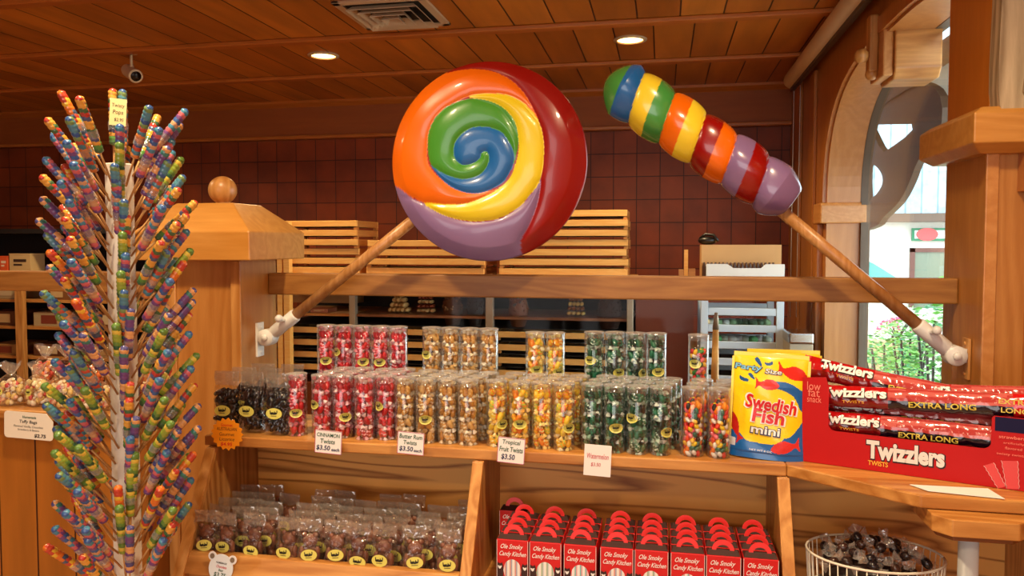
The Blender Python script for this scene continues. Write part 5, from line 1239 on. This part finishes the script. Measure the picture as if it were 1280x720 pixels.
# ------------------------------------------------------------------ WIRE BASKET WITH DARK WRAPPED CANDIES
bc = onY(1103, 704, 1.55); bz = bc.z; bx0, bx1 = onY(1014, 704, 1.55).x, onY(1192, 704, 1.55).x; br_ = (bx1-bx0)/2; bcx = (bx0+bx1)/2
t = thing('wire_basket', 'round cream wire basket heaped with dark wrapped candies, lower right', 'basket', (bcx, 1.60, bz-.16))
WIRE = mat('cream_wire', (232, 224, 206), .35)
def ringp(R_, z, n_=40): return [(R_*math.cos(2*PI*k/n_), .75*R_*math.sin(2*PI*k/n_), z) for k in range(n_+1)]
for R_, z in ((br_, .16), (br_*.96, .08), (br_*.9, .004)):
    b = MB(); b.tube(ringp(R_, z), .0024 if z > .1 else .0018, 6); b.build('rim' if z > .1 else 'hoop', WIRE, t)
b = MB()
for k in range(44): a = 2*PI*k/44; b.tube([(br_*math.cos(a), .75*br_*math.sin(a), .16), (br_*.96*math.cos(a), .72*br_*math.sin(a), .08), (br_*.9*math.cos(a), .675*br_*math.sin(a), .004)], .0012, 5)
b.build('upright_wires', WIRE, t)
b = MB(); b.box(-br_*.86, br_*.86, -.06, .06, .0015, .0035); b.build('base_sheet', WIRE, t)
tag(MB().box(.27, .73, 1.50, 1.72, bz-.175, bz-.1605).build('basket_shelf', OAKX), 'low oak shelf carrying the wire basket', 'shelf')
def wrapped(seed):
    t = thing('wrapped_candy', 'x', 'candy'); r = random.Random(seed)
    b = MB(); b.ball((0, 0, 0), (.012, .009, .009), 10, 7); b.build('dark_center', mat('dark_candy_%d' % seed, [(40, 26, 24), (28, 22, 26), (60, 36, 28)][seed % 3], .25, coat=.3), t)
    b = MB()
    for s_ in (-1, 1): b.grid(lambda u, v: (s_*(.010+v*.014), (.002+.010*v)*math.cos(2*PI*u)*(1+.3*math.sin(8*PI*u)), (.002+.009*v)*math.sin(2*PI*u)), 14, 3, closeu=True)
    b.build('clear_twists', HEADC, t); return t
WC = [Proto(wrapped(i)) for i in range(3)]
r = random.Random(77); k = 0
for L_, (n_, rad, nm) in enumerate(((14, .72, 'against the rim'), (12, .50, 'in the inner ring'), (6, .28, 'on top of the heap'))):
    for q in range(n_):
        a = 2*PI*q/n_+L_*.3; R_ = br_*rad
        WC[k % 3].put((bcx+R_*math.cos(a)+r.uniform(-.006, .006), 1.60+.7*R_*math.sin(a), bz-.012+L_*.014+r.uniform(-.003, .010)), (r.uniform(-1, 1), r.uniform(-.9, .9), r.uniform(0, 6)),
            'dark wrapped candy in wire basket, %s, %s anticlockwise' % (nm, ORD[q]), 'wrapped candies in the wire basket'); k += 1
b = MB(); b.ball((0, 0, 0), (br_*.82, br_*.60, .07), 24, 10)
tag(b.build('candy_heap', mat('heap_dark', (44, 32, 30), .35, bump=1, bscale=70), loc=(bcx, 1.60, bz-.082)), 'heap of dark wrapped candies filling the wire basket below the top ones', 'candy', kind='stuff')

# ------------------------------------------------------------------ OUTSIDE THE WINDOW
b = MB(); b.box(1.03, 30, -10, 60, -.25, -.15); g = b.build('ground', mat('pavement', (190, 180, 165), .8)); struct(g)
YB2 = 18.0
SID = brickmat('blue_siding', (176, 208, 222), (166, 200, 216), (120, 150, 168), .32, 50, .02, 0, (0, 2), .5)
t = thing('shop_building', 'pale shop building across the street with blue upper siding', 'building', (0, 0, 0))
ze = onY(1130, 272, YB2).z
b = MB(); b.box(1.5, 12, YB2, YB2+4, -.15, ze-.1); b.build('wall', mat('white_render', (232, 226, 214), .8), t)
b = MB(); b.box(1.5, 12, YB2-.25, YB2+4, ze+.08, ze+6); b.build('upper_siding', SID, t)
b = MB(); b.box(1.4, 12.1, YB2-.4, YB2+4, ze-.1, ze+.08); b.build('eave_board', mat('eave_brown', (104, 84, 70), .6), t)
a = onY(1137, 352, YB2-.05); c = onY(1180, 310, YB2-.05)
b = MB(); b.box(a.x, a.x+.09, YB2-.08, YB2-.01, 0, c.z); b.box(a.x, c.x+.5, YB2-.08, YB2-.01, c.z-.09, c.z); b.box(c.x+.41, c.x+.5, YB2-.08, YB2-.01, 0, c.z-.09); b.build('window_frame', mat('brown_frame', (110, 70, 60), .5), t)
b = MB(); b.box(a.x+.09, c.x+.41, YB2-.04, YB2-.01, .0, c.z-.09); b.build('shop_window', mat('shop_window_dark', (120, 130, 110), .15), t)
a = onY(1140, 301, YB2-.1); c = onY(1176, 285, YB2-.1)
t2 = thing('shop_sign', 'white shop sign with green border and red round emblem', 'sign', ((a.x+c.x)/2+.25, YB2-.1, (a.z+c.z)/2)); w_ = (c.x-a.x)/2+.25; h = (c.z-a.z)/2
b = MB(); b.box(-w_, w_, 0, .05, -h, h); b.build('green_border', mat('sign_green', (40, 130, 90), .5), t2)
b = MB(); b.box(-w_+.05, w_-.05, -.01, -.002, -h+.05, h-.05); b.build('white_field', PAPER, t2)
b = MB(); v, f = flat_geo([[(.22*math.cos(2*PI*k/20), .14*math.sin(2*PI*k/20)) for k in range(20)]], .02); b.add([(p.x-w_*.45, -.025+p.z*.2, p.y) for p in v], f); b.build('red_emblem', mat('sign_red', (214, 90, 90), .5), t2)
# teal porch roof
a = onY(1080, 350, 15.5); c = onY(1126, 352, 15.5)
t = thing('teal_porch', 'small teal pitched porch roof seen through the window', 'porch roof', (a.x-.6, 15.5, a.z))
b = MB(); ww = c.x-a.x+.6; b.add([(0, 0, 0), (ww, 0, 0), (ww*.72, .5, .30), (.0, .5, .72), (0, 1.0, 0), (ww, 1.0, 0)], [(0, 1, 2, 3), (1, 5, 2), (5, 4, 3, 2), (0, 3, 4), (0, 4, 5, 1)]); b.build('roof', mat('teal_roof', (70, 140, 130), .6), t)
for x in (.1, ww-.2):
    b = MB(); b.box(x, x+.1, .1, .2, -a.z-.15, -.01); b.build('porch_post', PINE, t)
# shrubs and flower pots
def shrub(name, label, loc, w_, h_, cols, seed, cat='shrub', n_=900, leaf=.03, fl=None):
    t = thing(name, label, cat, loc, group='plants outside the window'); r = random.Random(seed); b = MB()
    for k in range(n_):
        a = r.uniform(0, 2*PI); e = math.asin(r.uniform(-.25, 1)); q = r.uniform(.75, 1.05)+.15*math.sin(a*3+e*5)
        c = Vector((w_*q*math.cos(e)*math.cos(a), w_*q*math.cos(e)*math.sin(a), h_*(.35+.62*q*math.sin(e))))
        M = Matrix.Translation(c) @ Matrix.Rotation(r.uniform(0, 6), 4, 'Z') @ Matrix.Rotation(r.uniform(-1.2, 1.2), 4, 'X'); s_ = leaf*r.uniform(.6, 1.3)
        col = lin(r.choice(cols)); b.add([(-s_, 0, 0), (0, -s_*.45, 0), (s_, 0, 0), (0, s_*.45, .004)], [(0, 1, 2, 3)], 0, False, col, M)
    b.build('foliage', VLEAF, t)
    b = MB()
    for k in range(5): b.tube([(0, 0, 0), (w_*.3*math.cos(k*1.3), w_*.3*math.sin(k*1.3), h_*.45), (w_*.6*math.cos(k*1.3), w_*.6*math.sin(k*1.3), h_*.8)], .01, 5)
    b.build('stems', DARKW, t)
    if fl:
        b = MB()
        for k in range(70): a = r.uniform(0, 2*PI); e = r.uniform(.1, 1.4); b.ball((w_*1.05*math.cos(e)*math.cos(a), w_*1.05*math.cos(e)*math.sin(a), h_*(.4+.65*math.sin(e))), leaf*.7, 6, 4, col=lin(r.choice(fl)))
        b.build('blossoms', VLEAF, t)
VLEAF = vcol('leaf_colours', .5, 0)
GR = [(90, 160, 60), (120, 186, 80), (60, 130, 50), (150, 200, 110), (80, 150, 100)]
for k, (px, py, Y, w_, h_, lab) in enumerate(((1105, 448, 7.0, .30, .75, 'light green leafy shrub outside window, left one'), (1138, 440, 6.35, .22, .80, 'light green leafy shrub outside window, middle one'), (1168, 430, 5.8, .19, .85, 'taller green shrub outside window nearest the tall post'), (1090, 455, 8.2, .4, .6, 'small pale shrub outside window at its far side'))):
    p = onY(px, py, Y); shrub('garden_shrub', lab, (p.x, Y, -.15), w_, (p.z+.15)/.7, GR, k+1)
p = onY(1122, 410, 10.0); shrub('pink_flowers', 'pink flowering plant on a stand outside the window', (p.x, 10.0, p.z-.15), .22, .26, GR, 8, 'flowers', 300, .02, [(224, 90, 130), (236, 130, 160), (210, 60, 110)])
t = thing('planter', 'grey stone planter standing behind the shrubs outside', 'planter', (p.x+.75, 10.0, -.15))
b = MB(); b.lathe([(.16, 0), (.12, .1), (.10, .3), (.2, .5), (.24, p.z-.05), (.2, p.z-.05)], 18); b.build('urn', mat('stone_grey', (150, 160, 170), .7), t)
t = thing('planter', 'low timber planter under the pink flowers outside', 'planter', (p.x, 10.0, -.15)); b = MB(); b.box(-.3, .2, -.2, .2, 0, p.z-.02); b.build('trough', mat('planter_tan', (196, 160, 120), .7), t)
b = MB(); b.box(1.2, 12, 12.0, 12.25, -.15, .55); tag(b.build('garden_wall', mat('low_wall', (206, 196, 186), .8)), 'low pale garden wall behind the plants outside', 'wall', kind='thing')
# porch fretwork bracket outside the glass
XF = 1.10
def fz(px, py): p = onX(px, py, XF); return (p.y, p.z)
out_ = [fz(*q) for q in [(1078, 90), (1150, 100), (1180, 120), (1180, 165), (1166, 180), (1150, 205), (1141, 228), (1128, 252), (1108, 272), (1098, 283), (1072, 286), (1070, 240)]]
h1 = [fz(*q) for q in [(1090, 156), (1144, 155), (1145, 162), (1135, 172), (1118, 184), (1109, 190), (1103, 183)]]
h2 = catmull([fz(*q) for q in [(1088, 208), (1096, 206), (1105, 216), (1107, 228), (1102, 239), (1094, 247), (1088, 248)]], 4)
t = thing('porch_fretwork', 'grey brown carved fretwork bracket outside the arched window', 'bracket', (XF, 0, 0))
b = MB(); v, f = flat_geo([catmull(out_, 3), h1, h2], .03); b.add([(p.z, p.x, p.y) for p in v], f); b.build('carved_board', GREYF, t)
b = MB(); b.box(.05, .80, .8, 5.2, 2.30, 2.36); b.build('porch_ceiling', GREYF, t)
b = MB(); b.box(-.02, .03, 2.2, 4.4, 2.2, 2.295); b.build('porch_beam', GREYF, t)
# prototypes that were never placed are removed
for P_l in list(PR.values())+[BEAR, LIC, BX, TB, POPS, WC]:
    for pr in P_l:
        if not pr.used:
            for c in KIDS.get(pr.r.name, []):
                for g in KIDS.get(c.name, []): bpy.data.objects.remove(g)
                bpy.data.objects.remove(c)
            bpy.data.objects.remove(pr.r)
